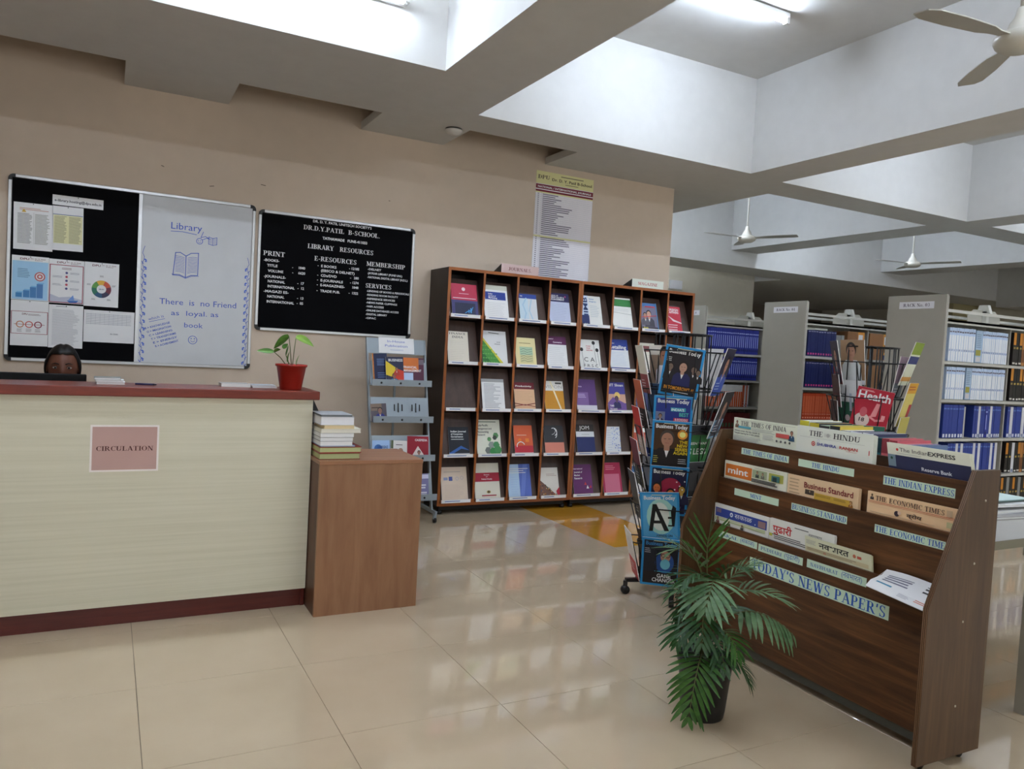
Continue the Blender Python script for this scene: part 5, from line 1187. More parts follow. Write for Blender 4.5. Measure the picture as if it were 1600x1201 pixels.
mag(M1, 0, .868, 'cyan bordered magazine with teal and pink BEST B-SCHOOLS lettering', bt((38, 52, 130), b2), dx=-.03, h=.255, rot=.0)
mag(M1, 0, .722, 'cyan bordered magazine, bald man in black suit beside a glowing lamp', bt((70, 46, 28), b3), dx=-.03, off=.022)
mag(M1, 0, .478, 'cyan bordered magazine with three orange lit faces on dark blue', bt((28, 26, 60), b4), dx=-.028, off=-.0)
mag(M1, 0, .34, 'pale cyan magazine with huge black letter A, slipped askew', bt((80, 160, 206), b5), dx=-.05, rot=-.09, off=.024)
mag(M1, 0, .088, 'cyan bordered magazine titled GAME CHANGER at the bottom of the rack', bt((28, 30, 44), b6, title=(60, 130, 190)), dx=-.045, off=.002)
def cov(bg, fg=None, title=None, tcol=(226, 226, 226), person=None, pc=(60, 60, 80)):
    def f(q, w, h):
        q.rect(0, 0, w, h, bg)
        if fg: q.rect(w * .0, 0, w, h * .4, fg)
        if person: q.person(w * .52, h * .04, h * .8, (176, 130, 106), pc)
        if title: q.text(title, w * .06, h * .84, .026, tcol, w=w * .86)
        q.lines(w * .1, h * .3, w * .6, h * .12, 3, tcol, w=.004)
    return f
def man_white(q, w, h): q.rect(0, 0, w, h, (150, 128, 106)); q.rect(0, h * .8, w * .5, h, (206, 200, 190)); q.person(w * .6, h * .18, h * .8, (170, 120, 96), (206, 208, 216)); q.rect(0, 0, w, h * .18, (90, 96, 110))
mag(M1, 5, 1.12, 'magazine with a dark haired man in a white shirt, front rack', man_white, dx=-.0, tilt=.13)
Lm = [('cream covered magazine at the top of the left column of wires', (206, 204, 186), (150, 60, 60)), ('orange and black magazine in the left column of wires', (190, 90, 50), (40, 34, 34)), ('bright red magazine with cream edge in the left column', (196, 44, 40), (206, 190, 170)),
      ('maroon and olive magazine in the left column of wires', (110, 40, 50), (90, 90, 60)), ('grey black magazine in the left column of wires', (60, 64, 70), (36, 36, 40)), ('white magazine with red rose, bottom of the left column', (214, 210, 206), (196, 60, 70))]
for k, (lb_, c1_, c2_) in enumerate(Lm):
    z_ = (.0, 1.118, .93, .722, .51, .30, .092)[k + 1] if k else 1.115
    z_ = [1.12, .93, .78, .60, .42, .09][k]
    mag(M1, 4, z_, lb_, cov(c1_, c2_, None), dx=.0, tilt=.24, off=.012)
for k in range(1, 6):
    z_ = [0, .91, .71, .5, .30, .09][k]
    mag(M1, 5, z_ - .0, ('slate magazine, second in the column beside the cyan ones', 'white and blue magazine, third beside the cyan ones', 'pale grey magazine, fourth beside the cyan ones', 'dull white magazine, fifth beside the cyan ones', 'brown magazine at the foot beside the cyan ones')[k - 1], cov(*[((70, 90, 120), (150, 160, 170)), ((196, 198, 202), (60, 80, 150)), ((176, 176, 178), (120, 120, 124)), ((190, 188, 184), (140, 136, 130)), ((96, 80, 60), (60, 50, 40))][k - 1]), tilt=.12)
mag(M1, 1, 1.13, 'magazine with yellow and blue head leaning far out, right column', cov((40, 40, 60), (60, 90, 170), None, (190, 200, 210), True, (50, 80, 170)), tilt=.3, off=.02)
mag(M1, 1, .90, 'black magazine with pale blue corner, second down the right column', cov((34, 30, 34), (120, 160, 190), None, (200, 200, 206), True), tilt=.32, off=.02)
def greenus(q, w, h): q.rect(0, 0, w, h, (50, 120, 62)); q.text('GREEN WAR', w * .1, h * .6, .014, (214, 220, 210), w=w * .8); q.text('US LEGS', w * .1, h * .4, .034, (206, 214, 204), w=w * .8); q.rect(0, h * .8, w, h, (60, 60, 64))
mag(M1, 6, .70, 'green magazine with white capital letters, right column', greenus, tilt=.14)
mag(M1, 6, .50, 'black and white lettered magazine under the green one', cov((60, 62, 66), (36, 36, 38), None, (206, 206, 206)), tilt=.14)
mag(M1, 6, .30, 'dark magazine with yellow square, low in the right column', cov((40, 40, 44), (190, 160, 50), None), tilt=.14)
for c, z_, lb_, c1_, c2_ in ((2, 1.12, 'dark blue magazine on the far side of the front rack, top', (40, 60, 110), (20, 30, 60)), (2, .5, 'red magazine low on the far side of the front rack', (170, 50, 50), (210, 200, 190)), (3, .91, 'teal magazine at the back of the front rack', (40, 110, 110), (200, 200, 200)), (3, .30, 'ochre magazine low at the back of the front rack', (180, 140, 60), (90, 70, 50)), (2, .71, 'red white numbered magazine at the back right of the front rack', (196, 50, 60), (206, 206, 210))):
    mag(M1, c, z_, lb_, cov(c1_, c2_, None, (220, 220, 220)))

sp2, M2 = spinner('black wire spinner farther back, holding the red Health magazine', 4.15, 3.12)
def health(q, w, h):
    q.rect(0, 0, w, h, (176, 34, 52)); q.text('Health', w * .06, h * .72, .05, (232, 220, 220), w=w * .88, bold=True); q.circ(w * .3, h * .2, .042, (206, 190, 180)); q.text('18', w * .3, h * .16, .024, (60, 40, 40), align='c', w=.03)
    q.poly([(w * .5, h * .3), (w * .66, h * .34), (w * .7, h * .66), (w * .6, h * .66)], (216, 140, 140)); q.line([(w * .5, h * .3), (w * .66, h * .24), (w * .86, h * .28)], .012, (216, 140, 140)); q.circ(w * .3, h * .4, .02, (200, 96, 104), rz=.03); q.lines(w * .1, h * .95, w * .5, h * .91, 2, (220, 160, 160), w=.003); q.rect(w * .8, h * .3, w * .9, h * .4, (214, 150, 150))
mag(M2, 0, .965, 'red Health magazine tilted in the farther wire rack', health, w=.2, h=.245, dx=.005, rot=.16, tilt=.13)
def man2(q, w, h): q.rect(0, 0, w, h, (160, 130, 100)); q.person(w * .45, h * .1, h * .85, (180, 136, 112), (210, 214, 222), (50, 44, 40)); q.rect(0, 0, w, h * .1, (206, 206, 210))
def man3(q, w, h): q.rect(0, 0, w, h, (60, 110, 90)); q.rect(0, h * .5, w, h, (214, 214, 220)); q.circ(w * .4, h * .14, .02, (206, 190, 190)); q.rect(w * .5, h * .3, w * .6, h * .7, (170, 180, 190))
mag(M2, 5, 1.225, 'magazine with a woman in white, top of the farther wire rack', man2, tilt=.12, w=.195)
mag(M2, 5, .98, 'white and green magazine below the woman in white', man3, tilt=.12, w=.195)
mag(M2, 4, 1.22, 'dark magazine with crimson top edge leaning left, farther rack', cov((50, 50, 66), (130, 40, 44), None, (180, 50, 60), True), tilt=.2, w=.2)
mag(M2, 4, 1.08, 'maroon magazine with gold emblem, left side of the farther rack', cov((60, 34, 34), (90, 40, 40), None, (180, 150, 60)), tilt=.15, w=.195, h=.2)
mag(M2, 4, .90, 'dark brown magazine with red border, lower left of the farther rack', cov((70, 44, 40), (110, 50, 50), None, (150, 60, 60)), tilt=.12, w=.195, h=.22)
mag(M2, 1, 1.235, 'lime and navy magazine leaning out, right side of the farther rack', lambda q, w, h: (q.rect(0, 0, w, h, (206, 210, 190)), q.rect(0, h * .72, w, h, (140, 160, 60)), q.rect(0, h * .5, w, h * .68, (50, 60, 120)), q.rect(0, h * .1, w, h * .2, (206, 150, 70))), tilt=.3, off=.02, w=.2)
mag(M2, 1, .99, 'yellow and orange magazine on the right side, second pocket', lambda q, w, h: (q.rect(0, 0, w, h, (214, 200, 110)), q.rect(0, h * .76, w, h, (214, 160, 50)), q.lines(w * .1, h * .94, w * .9, h * .82, 2, (180, 70, 50), w=.006), q.rect(w * .7, h * .1, w, h * .5, (170, 50, 50))), tilt=.24, off=.02, w=.2)
mag(M2, 1, .78, 'grey and yellow magazine on the right side, third pocket', cov((190, 176, 90), (150, 150, 150)), tilt=.18, w=.2)
mag(M2, 1, 1.14, 'slim grey pink magazine squeezed behind the lime one', cov((150, 130, 140), (120, 130, 140)), tilt=.16, w=.19, off=-.02)
for c, z_, lb_, c1_, c2_ in ((0, .72, 'green magazine hidden low in the farther rack', (50, 110, 90), (200, 200, 200)), (0, .5, 'blue magazine low in the farther rack', (50, 70, 130), (210, 200, 190)), (3, .8, 'teal magazine at the back of the farther rack', (40, 110, 110), (200, 200, 200)), (5, .72, 'pink magazine low on the left of the farther rack', (190, 110, 120), (90, 70, 50))):
    mag(M2, c, z_, lb_, cov(c1_, c2_, None, (220, 220, 220)))
# ================================================================ library racks with bound volumes
M_rack = mat('putty_grey_steel', (172, 168, 156), .5, .4)
M_rackl = mat('light_grey_steel', (196, 194, 184), .45, .4)
SH = [.10, .436, .765, 1.105, 1.435]
NB = 5; BW = .975
def lib_rack(label, x0, y0, y1, sign=None):
    t = thing('library_rack', label, 'bookshelf', (0, 0, 0), 0, 'long double sided steel library racks')
    ym = (y0 + y1) / 2
    m = MB(); m.box(x0, y0, .0, x0 + .022, y1, 2.0, M_rack, .002); ep = m.build('end_panel', M_rack, t)
    m = MB(); m.box(x0 + .022, y0 - .002, .0, x0 + .03, y0 + .02, 1.99); m.build('edge_trim', M_rackl, t)
    if sign:
        q = Print(); q.rect(0, 0, .33, .062, (210, 212, 216)); q.text(sign, .165, .018, .028, (40, 36, 60), w=.25, align='c', serif=True); q.build('rack_number_label', ep, Matrix(((0, -1, 0, x0 - .0006), (-1, 0, 0, y0 + .44), (0, 0, 1, 1.882), (0, 0, 0, 1))).copy() @ Matrix.Diagonal((1, -1, 1, 1)) if False else T(x0 - .0006, y0 + .44, 1.882) @ RZ(-PI / 2))
    for k in range(NB + 1):
        xx = x0 + .04 + BW * k
        m = MB(); m.box(xx - .02, ym - .035, 0, xx + .02, ym + .035, 1.93); m.prism([(ym - .07, 1.90), (ym + .07, 1.90), (ym + .04, 1.99), (ym - .04, 1.99)], 'x', xx - .02, xx + .02); m.build('upright', M_rackl, t)
        if k:
            for s_ in (-1, 1):
                m = MB(); m.prism([(xx + s_ * .03, 1.792), (xx + s_ * .26, 1.792), (xx + s_ * .26, 1.88), (xx + s_ * .17, 1.94), (xx + s_ * .03, 1.94)][::s_], 'y', ym - .001, ym + .001); m.build('bracket_plate', M_rack, t)
    m = MB(); m.box(x0 + .022, y0 + .05, 1.86, x0 + .04 + BW * NB, y0 + .07, 1.885); m.build('top_rail', M_rackl, t)
    m = MB(); m.box(x0 + .022, y1 - .07, 1.86, x0 + .04 + BW * NB, y1 - .05, 1.885); m.build('top_rail', M_rackl, t)
    for b in range(NB):
        a = x0 + .024 + BW * b + (.0 if b == 0 else .008); c = x0 + .04 + BW * (b + 1) - .01
        m = MB(); m.box(a, y0, 1.77, c, y1, 1.79); m.box(a, y0, 1.755, c, y0 + .003, 1.79); m.build('canopy', M_rackl, t)
        for z_ in SH:
            m = MB(); m.box(a, y0, z_ - .004, c, ym - .04, z_); m.box(a, y0, z_ - .028, c, y0 + .003, z_)
            m.box(a, ym + .04, z_ - .004, c, y1, z_); m.box(a, y1 - .003, z_ - .028, c, y1, z_); m.build('shelf', M_rackl, t)
        m = MB(); m.box(a, ym - .003, .1, c, ym + .003, 1.435 + (.0 if b else .0)); m.build('back_sheet', M_rack, t)
        m = MB(); m.box(c, y0 + .02, .0, c + .014, y1 - .02, 1.77); m.build('bay_panel', M_rack, t)
    return t
lib_rack('steel library rack with end panel labelled RACK No. 03, nearest of the racks', 6.30, 4.045, 4.60, 'RACK No. 03')
lib_rack('steel library rack with end panel labelled RACK No. 04, second of the racks', 6.37, 5.585, 6.16, 'RACK No. 04')
lib_rack('steel library rack partly behind the wooden display case, third of the racks', 6.43, 7.16, 7.72, 'RACK No. 05')

_bk = {}
def bound(kind):
    """one bound volume, spine towards -y, unit 1 x .2 x 1 scaled per volume by name"""
    if kind in _bk: return _bk[kind]
    spec = {
        'pale_blue': ((170, 190, 214), [(0, .78, (206, 210, 218)), (.3, .36, (120, 146, 196)), (.86, .9, (96, 90, 104))], None),
        'royal_blue': ((38, 46, 140), [(.80, .84, (150, 160, 206)), (.1, .2, (20, 26, 86)), (.26, .72, (150, 160, 214))], None),
        'navy_pink': ((34, 44, 88), [(.05, .12, (206, 70, 130)), (.93, .955, (150, 150, 170))], None),
        'orange_red': ((176, 66, 34), [(.05, .10, (216, 150, 130)), (.26, .9, (196, 96, 60)), (.2, .22, (210, 160, 140))], None),
        'mid_blue': ((44, 62, 140), [(.02, .12, (200, 204, 210)), (.86, .9, (90, 120, 190))], None),
        'white_vol': ((196, 196, 200), [(.02, .12, (120, 130, 160))], None),
        'white_orange': ((206, 206, 206), [(.0, .70, (206, 98, 48))], None),
        'black_orange': ((30, 28, 28), [(.62, 1.0, (200, 132, 44)), (.04, .09, (190, 186, 176)), (.5, .56, (150, 130, 70))], None),
        'black_vol': ((28, 27, 28), [(.03, .08, (196, 192, 184)), (.5, .56, (176, 150, 70))], None),
        'tan_vol': ((176, 120, 60), [(.1, .5, (110, 70, 40))], None),
        'dark_red': ((96, 34, 34), [(.3, .5, (60, 90, 60))], None),
        'grey_vol': ((130, 130, 124), [(.05, .12, (200, 200, 200))], None),
    }[kind]
    mb = MB(); cm = ink(spec[0], .35)
    mb.box(-.5, 0, 0, -.44, 1, 1, cm); mb.box(.44, 0, 0, .5, 1, 1, cm); mb.box(-.44, 0, 0, .44, .06, 1, cm)
    mb.box(-.44, .06, .01, .44, .98, .985, ink((206, 200, 186), .8))
    for z0, z1, col in spec[1]:
        ww = .16 if (kind == 'royal_blue' and z1 - z0 > .2) else .42 if (z1 - z0 > .2 or z1 - z0 < .05) else .3
        mb.add([(-ww, -.004, z0), (ww, -.004, z0), (ww, -.004, z1), (-ww, -.004, z1)], [(0, 1, 2, 3)], ink(col, .4))
    me_ob = mb.build('volume', None)
    me = me_ob.data; bpy.data.objects.remove(me_ob)
    _bk[kind] = me
    return me
RB = random.Random(21)
ORD = 'first second third fourth fifth sixth seventh eighth ninth tenth eleventh twelfth thirteenth fourteenth fifteenth sixteenth seventeenth eighteenth nineteenth twentieth twenty-first twenty-second twenty-third twenty-fourth twenty-fifth'.split()
def row_books(kinds, x0, x1, yf, z, h, label, group, n=None, jit=.002, depth=.17, lean=0.0):
    w = (x1 - x0) / n; cnt = {}
    for i in range(n):
        k = kinds[i % len(kinds)] if isinstance(kinds, (list, tuple)) else kinds
        o = bpy.data.objects.new('book', bound(k)); C.objects.link(o)
        hh_ = h + RB.uniform(-jit, jit)
        o.location = (x0 + w * (i + .5), yf + RB.uniform(0, .004), z + .0008); o.scale = (w * .94, depth, hh_)
        o.rotation_euler = (0, lean, 0)
        lb_ = label if not isinstance(label, dict) else label[k]; cnt[lb_] = cnt.get(lb_, 0) + 1
        tag(o, lb_ + ', ' + ORD[cnt[lb_] - 1] + ' from end panel', 'book', group if not isinstance(group, dict) else group[k])
def plate(x0, x1, yf, z, h, label):
    t = thing('book', label, 'book', (x0, yf, z + .001), 0)
    w = x1 - x0
    m = MB(); m.box(0, 0, 0, w, .16, h); m.build('cover', ink((146, 168, 188), .4), t)
    q = Print(.0004); q.lines(w * .1, h * .9, w * .9, h * .45, 8, (120, 140, 160)); q.rect(w * .05, h * .22, w * .8, h * .4, (150, 146, 60)); q.rect(w * .1, h * .03, w * .8, h * .18, (190, 186, 184)); q.build('cover_print', t, T(0, -.0005, 0))
yf = 4.06
# rack 03
row_books('pale_blue', 6.40, 6.775, yf, 1.435, .29, 'pale blue volume, left set on top shelf, rack 03', 'pale blue volumes, top shelf left, rack 03', 11)
plate(6.785, 6.88, yf, 1.435, .285, 'blue grey volume with olive label between the pale blue ones, top shelf')
row_books('pale_blue', 6.885, 7.27, yf, 1.435, .285, 'pale blue volume, right set on top shelf, rack 03', 'pale blue volumes, top shelf right, rack 03', 14)
row_books(['black_orange', 'black_vol', 'black_orange', 'tan_vol'], 7.36, 7.96, yf, 1.435, .30, 'black orange volume, top shelf, second bay', 'black and orange volumes, top shelf, second bay', 12)
row_books('pale_blue', 6.40, 6.665, yf, 1.105, .28, 'pale blue volume, left set, second shelf', 'pale blue volumes, second shelf left, rack 03', 8)
plate(6.68, 6.755, yf, 1.105, .28, 'blue grey volume with olive label, second shelf down')
row_books('pale_blue', 6.765, 7.27, yf, 1.105, .28, 'pale blue volume, right set, second shelf', 'pale blue volumes, second shelf right, rack 03', 18)
row_books(['black_orange', 'black_vol', 'black_vol', 'black_orange'], 7.36, 7.96, yf, 1.105, .30, 'black orange volume, second shelf, second bay', 'black and orange volumes, second shelf, second bay', 12)
row_books('mid_blue', 6.40, 6.70, yf, .765, .29, 'blue volume, left set on third shelf', 'blue volumes with white foot labels, third shelf left', 7)
m_ = MB(); m_.box(6.71, yf + .01, .766, 6.73, yf + .17, 1.04); tag(m_.build('book_stop', M_rackl), 'light steel book stop on the third shelf of rack 03', 'bookend')
row_books(['mid_blue', 'mid_blue', 'white_vol', 'mid_blue', 'mid_blue', 'royal_blue', 'mid_blue', 'white_vol', 'mid_blue', 'mid_blue'], 6.84, 7.26, yf, .765, .285, {k: v for k, v in (('mid_blue', 'blue volume, middle set on third shelf'), ('white_vol', 'white volume among blue ones, third shelf'), ('royal_blue', 'royal blue volume, middle set, third shelf'))}, {'mid_blue': 'blue volumes, middle of third shelf', 'white_vol': 'thin white volumes, third shelf', 'royal_blue': 'royal blue volumes, third shelf'}, 12)
row_books(['mid_blue', 'white_vol', 'mid_blue', 'mid_blue'], 7.36, 7.96, yf, .765, .285, {'mid_blue': 'blue volume on the third shelf, second bay', 'white_vol': 'white volume on the third shelf, second bay'}, {'mid_blue': 'blue volumes, third shelf, second bay', 'white_vol': 'white volumes, third shelf, second bay'}, 13)
row_books(['mid_blue', 'mid_blue', 'mid_blue', 'white_vol', 'mid_blue', 'white_vol', 'mid_blue'], 6.50, 7.24, yf, .436, .28, {'mid_blue': 'blue volume, fourth shelf, behind newspapers', 'white_vol': 'white volume, fourth shelf, behind newspapers'}, {'mid_blue': 'blue volumes, fourth shelf, rack 03', 'white_vol': 'white volumes, fourth shelf, rack 03'}, 20)
row_books(['black_orange', 'black_vol', 'white_vol', 'black_vol', 'black_orange', 'tan_vol'], 7.38, 7.96, yf, .436, .28, 'mixed dark volume, fourth shelf, second bay', 'mixed dark volumes, fourth shelf, second bay', 12)
row_books(['black_vol', 'black_orange', 'black_vol', 'grey_vol'], 7.30, 7.9, yf, .10, .29, 'black volume, lowest shelf, rack 03', 'black volumes, lowest shelf, rack 03', 13)
# rack 04
yf = 5.60
row_books('navy_pink', 6.44, 6.87, yf, 1.435, .27, 'pink dotted navy volume, top shelf, rack 04', 'navy volumes with pink dots, top shelf, rack 04', 11)
row_books('grey_vol', 6.88, 7.02, yf + .02, 1.435, .24, 'dull grey volume, top shelf, rack 04', 'grey volumes, rack 04', 3)
row_books('navy_pink', 6.44, 6.87, yf, 1.105, .27, 'pink dotted navy volume, second shelf, rack 04', 'navy volumes with pink dots, second shelf, rack 04', 11)
row_books('orange_red', 6.43, 6.87, yf, .765, .275, 'orange red volume on rack 04', 'orange red volumes, rack 04', 12)
row_books('white_vol', 6.43, 6.87, yf, .436, .24, 'white volume low on rack 04', 'white volumes, rack 04', 12)
def carton(label, x0, x1, z, h, c1_, c2_):
    t = thing('carton', label, 'box', (x0, yf + .01, z + .001), 0); w = x1 - x0
    m = MB(); m.box(0, 0, 0, w, .2, h); m.build('carton_body', ink(c1_, .6), t)
    q = Print(.0004); q.rect(w * .6, 0, w, h, c2_); q.rect(w * .64, h * .6, w * .9, h * .9, (206, 206, 206)); q.rect(w * .66, h * .3, w * .8, h * .55, (40, 36, 34)); q.rect(w * .6, h * .02, w * .95, h * .2, (50, 54, 96)); q.build('carton_print', t, T(0, -.0005, 0))
carton('brown and orange carton with a white patch on rack 04', 7.06, 7.33, 1.435, .29, (140, 96, 60), (206, 140, 56))
carton('brown and orange carton right of the upright on rack 04', 7.42, 7.80, 1.435, .29, (150, 104, 66), (206, 146, 60))
carton('plain tan carton on the second shelf of rack 04', 7.05, 7.33, 1.105, .27, (176, 130, 90), (190, 150, 110))
carton('tan carton with dark label, second shelf, right bay of rack 04', 7.42, 7.78, 1.105, .27, (176, 130, 90), (196, 150, 110))
# rack 05
yf = 7.175
row_books('royal_blue', 6.50, 7.36, yf, 1.435, .31, 'royal blue volume, top shelf, third rack', 'royal blue volumes, top shelf, third rack', 25)
row_books('royal_blue', 6.50, 7.36, yf, 1.105, .285, 'royal blue volume, second shelf, third rack', 'royal blue volumes, second shelf, third rack', 25)
row_books('white_orange', 6.50, 7.14, yf, .765, .275, 'white headed orange volume, third rack', 'orange and white volumes, third rack', 18)
row_books(['orange_red', 'white_vol'], 7.15, 7.25, yf, .765, .275, 'thin volume ending the orange row, third rack', 'thin volumes ending the orange row', 4)
row_books('dark_red', 6.55, 7.3, yf, .436, .25, 'dark red volume low on the third rack', 'dark red volumes, third rack', 14)

# ================================================================ table behind the stand
M_tab = mat('grey_table_laminate', (168, 164, 156), .45, .4)
M_tabe = mat('table_edge_band', (120, 116, 98), .5)
tb_ = thing('table', 'grey laminate table behind the newspaper stand holding piled papers', 'table', (0, 0, 0))
m = MB(); m.box(2.80, 1.553, .70, 3.95, 2.75, .73, M_tab, .002); m.build('tabletop', M_tab, tb_)
m = MB(); m.box(2.798, 1.550, .699, 3.952, 1.553, .7305); m.box(2.797, 1.553, .699, 2.80, 2.75, .7305); m.build('edge_band', M_tabe, tb_)
for lx in (3.22, 3.86):
    for ly in (1.63, 2.68):
        m = MB(); m.box(lx - .02, ly - .02, 0, lx + .02, ly + .02, .70); m.build('leg', M_rack, tb_)
m = MB(); m.box(3.2, 1.645, .62, 3.88, 1.665, .70); m.build('apron', M_rack, tb_)
for k, (lb_, col) in enumerate((('flat newspaper at the bottom of the pile on the grey table', (150, 148, 144)), ('folded newspaper second in the pile on the grey table', (190, 190, 188)), ('dark printed newspaper in the middle of the table pile', (90, 90, 92)), ('white newspaper under the pale aqua sheets on the table', (206, 206, 206)))):
    t = thing('newspaper', lb_, 'newspaper', (3.08 + .02 * k, 1.80 + .02 * k, .7305 + .012 * k), .12 * (k % 3) - .1, 'newspapers piled on the grey table')
    for j in range(3):
        m = MB(); m.box(.004 * j, .003 * j, .004 * j, .50 - .003 * j, .36 - .004 * j, .004 * j + .0036); m.build('folded_sheet', ink(col if j != 1 else (200, 200, 198), .8), t)
    q = MB()
    for j in range(6): q.add([(.03, .04 + .05 * j, .0118), (.45, .04 + .05 * j, .0118), (.45, .065 + .05 * j, .0118), (.03, .065 + .05 * j, .0118)], [(0, 1, 2, 3)], ink((130, 130, 132)))
    q.build('print', None, t)
t = thing('paper_sheets', 'pale aqua sheets curling on top of the pile on the grey table', 'paper', (3.1, 1.84, .782), .05)
m = MB(); N_ = 10; vs = []; fs = []
for i in range(N_ + 1):
    u = i / N_; zz_ = .004 + .035 * (1 - u) ** 2 + .003 * math.sin(u * 5)
    vs += [(u * .52, 0, zz_ * .3), (u * .52, .18, zz_ * .8), (u * .52, .38, zz_ * 1.5)]
for i in range(N_):
    for k in range(2): fs.append((3 * i + k, 3 * i + 3 + k, 3 * i + 4 + k, 3 * i + 1 + k))
for dz in (.0, .003, .006):
    m.add([(x, y, z + dz) for x, y, z in vs], fs, None, True)
m.build('curled_sheet', ink((186, 204, 200), .7), t)
# upright magazines and files standing on the table just behind the stand
R3 = random.Random(9)
stand_row = [('white magazine with yellow and black edge, first in the standing row behind THE HINDU', (206, 210, 206), (206, 196, 60)), ('black magazine with yellow corner in the standing row', (36, 36, 38), (206, 190, 60)), ('pale green magazine in the standing row behind the stand', (176, 196, 170), (60, 60, 60)), ('yellow spined magazine in the standing row', (206, 186, 60), (40, 40, 44)),
             ('white magazine in the middle of the standing row', (210, 212, 214), (60, 60, 80)), ('navy magazine lying slanted beside the Indian newspaper', (34, 36, 66), (206, 208, 214)), ('navy and white magazine behind the slanted navy one', (40, 44, 80), (206, 210, 214)), ('teal spined book in the standing row', (50, 110, 120), (36, 60, 70)), ('pink spined book in the standing row', (206, 104, 110), (150, 60, 70)), ('second pink book with darker head', (196, 90, 100), (160, 60, 70)), ('pale pink book near the end of the standing row', (206, 130, 130), (90, 110, 160)), ('slate blue book at the end of the standing row', (90, 110, 150), (60, 70, 110))]
yy = 2.50
for k, (lb_, c1_, c2_) in enumerate(stand_row):
    th_ = .055 if k < 7 else .036
    hgt = .335 - .004 * k + R3.uniform(-.006, .006)
    t = thing('book', lb_, 'book', (2.86, yy - th_, .7305), 0, 'books standing behind the newspaper stand')
    m = MB(); m.box(0, 0, 0, .22, .003, hgt); m.box(0, th_ - .006, 0, .22, th_ - .003, hgt); m.box(0, .003, 0, .003, th_ - .006, hgt); m.build('cover', ink(c1_, .4), t)
    m = MB(); m.box(.003, .003, .003, .215, th_ - .006, hgt - .004); m.build('page_block', ink((206, 204, 198), .7), t)
    m = MB(); m.add([(-.0008, th_ - .003, hgt * .8), (-.0008, 0, hgt * .8), (-.0008, 0, hgt), (-.0008, th_ - .003, hgt)], [(0, 1, 2, 3)]); m.add([(0, 0, hgt + .0006), (.22, 0, hgt + .0006), (.22, .01, hgt + .0006), (0, .01, hgt + .0006)], [(0, 1, 2, 3)]); m.build('spine_print', ink(c2_, .4), t)
    yy -= th_ + .001

# wall panel far left behind the racks
wp = MB(); wp.box(7.95, 9.735, 2.46, 8.21, 9.749, 2.60); tag(wp.build('wall_panel', ink((206, 206, 212))), 'small pale rectangular panel high on the far wall', 'panel')

# ================================================================ ceiling fans
M_fan = mat('ivory_enamel', (206, 202, 190), .35)
M_blade = mat('fan_blade_enamel', (176, 172, 162), .4)
def fan(label, x, y, z, angs, drop=.85):
    t = thing('ceiling_fan', label, 'ceiling fan', (x, y, z), 0, 'white three bladed ceiling fans')
    m = MB(); m.lathe([(.001, -.05), (.07, -.05), (.1, -.03), (.108, -.012), (.105, .01), (.09, .022), (.06, .035), (.045, .075), (.028, .10), (.02, .14), (.001, .14)], 0, 0, None, 28); m.build('motor', M_fan, t)
    m = MB(); m.tube([(0, 0, .12), (0, 0, H - z - .05)], .010, None, 10); m.build('downrod', M_fan, t)
    m = MB(); m.lathe([(.018, -.10), (.03, -.06), (.055, -.01), (.06, 0), (.001, 0)], 0, 0, None, 20, z0=H - z); m.build('canopy_cup', M_fan, t)
    for a in angs:
        m = MB(); n = 6; vs = []; prof = [(.10, .030), (.16, .034), (.22, .052), (.40, .062), (.55, .060), (.60, .040)]
        for r_, w_ in prof:
            for s_, dz in ((-1, .006), (1, -.006)): vs.append((r_, s_ * w_, dz + .006)); vs.append((r_, s_ * w_, dz))
        fs = []
        for i in range(len(prof) - 1):
            o = i * 4; fs += [(o, o + 2, o + 6, o + 4), (o + 1, o + 5, o + 7, o + 3), (o, o + 4, o + 5, o + 1), (o + 2, o + 3, o + 7, o + 6)]
        fs += [(0, 1, 3, 2), (20, 22, 23, 21)]
        m.add(vs, fs); m.build('blade', M_blade, t, RZ(math.radians(a)))
    return t
fan('white ceiling fan near the front, close to the lit tube', 3.64, 2.09, 2.86, (172, 52, -68))
fan('white ceiling fan in the far bay close to the beige wall corner', 6.78, 6.92, 2.83, (-64, 176, 56))
fan('white ceiling fan in the second far bay, beyond the crossing beams', 9.84, 6.86, 2.83, (-70, 170, 50))

# ================================================================ red potted plant on the counter
PX, PY, PZ = .803, 3.83, 1.063
pp = thing('potted_plant', 'small green arum plant in a red plastic pot on the counter end', 'plant', (PX, PY, PZ))
M_pot = mat('red_plastic', (150, 34, 22), .4)
m = MB(); m.lathe([(.001, 0), (.050, 0), (.052, .004), (.070, .112), (.076, .113), (.077, .124), (.071, .124), (.066, .110), (.001, .104)], 0, 0, None, 32); m.build('pot', M_pot, pp)
m = MB(); m.lathe([(.001, .112), (.04, .111), (.0675, .107)], 0, 0, None, 24); m.build('soil', mat('soil', (50, 38, 28), .95), pp)
def leafmesh(w, l, cup=.2, droop=.3, n=8, heart=True):
    vs = []; fs = []
    for i in range(n + 1):
        u = i / n
        ww = w * (math.sin(PI * min(1, u * .92 + .08)) ** .7) * (1.15 - .5 * u) if heart else w * math.sin(PI * (u * .94 + .03)) ** .8
        x = l * u; z = -droop * l * u * u
        vs += [(x, -ww, z + cup * ww), (x, -ww * .5, z + cup * ww * .35), (x, 0, z), (x, ww * .5, z + cup * ww * .35), (x, ww, z + cup * ww)]
    for i in range(n):
        for k in range(4): fs.append((5 * i + k, 5 * i + k + 1, 5 * i + 6 + k, 5 * i + 5 + k))
    return vs, fs
def leafmat(name, c1, c2):
    m = grain(name, c1, c2, (3, 14, 14), .42, 3, .4); return m
M_lf = leafmat('arum_leaf', (52, 96, 34), (96, 140, 52)); M_lf2 = leafmat('arum_leaf_light', (96, 140, 46), (136, 168, 66)); M_stem = mat('green_stem', (92, 96, 56), .5)
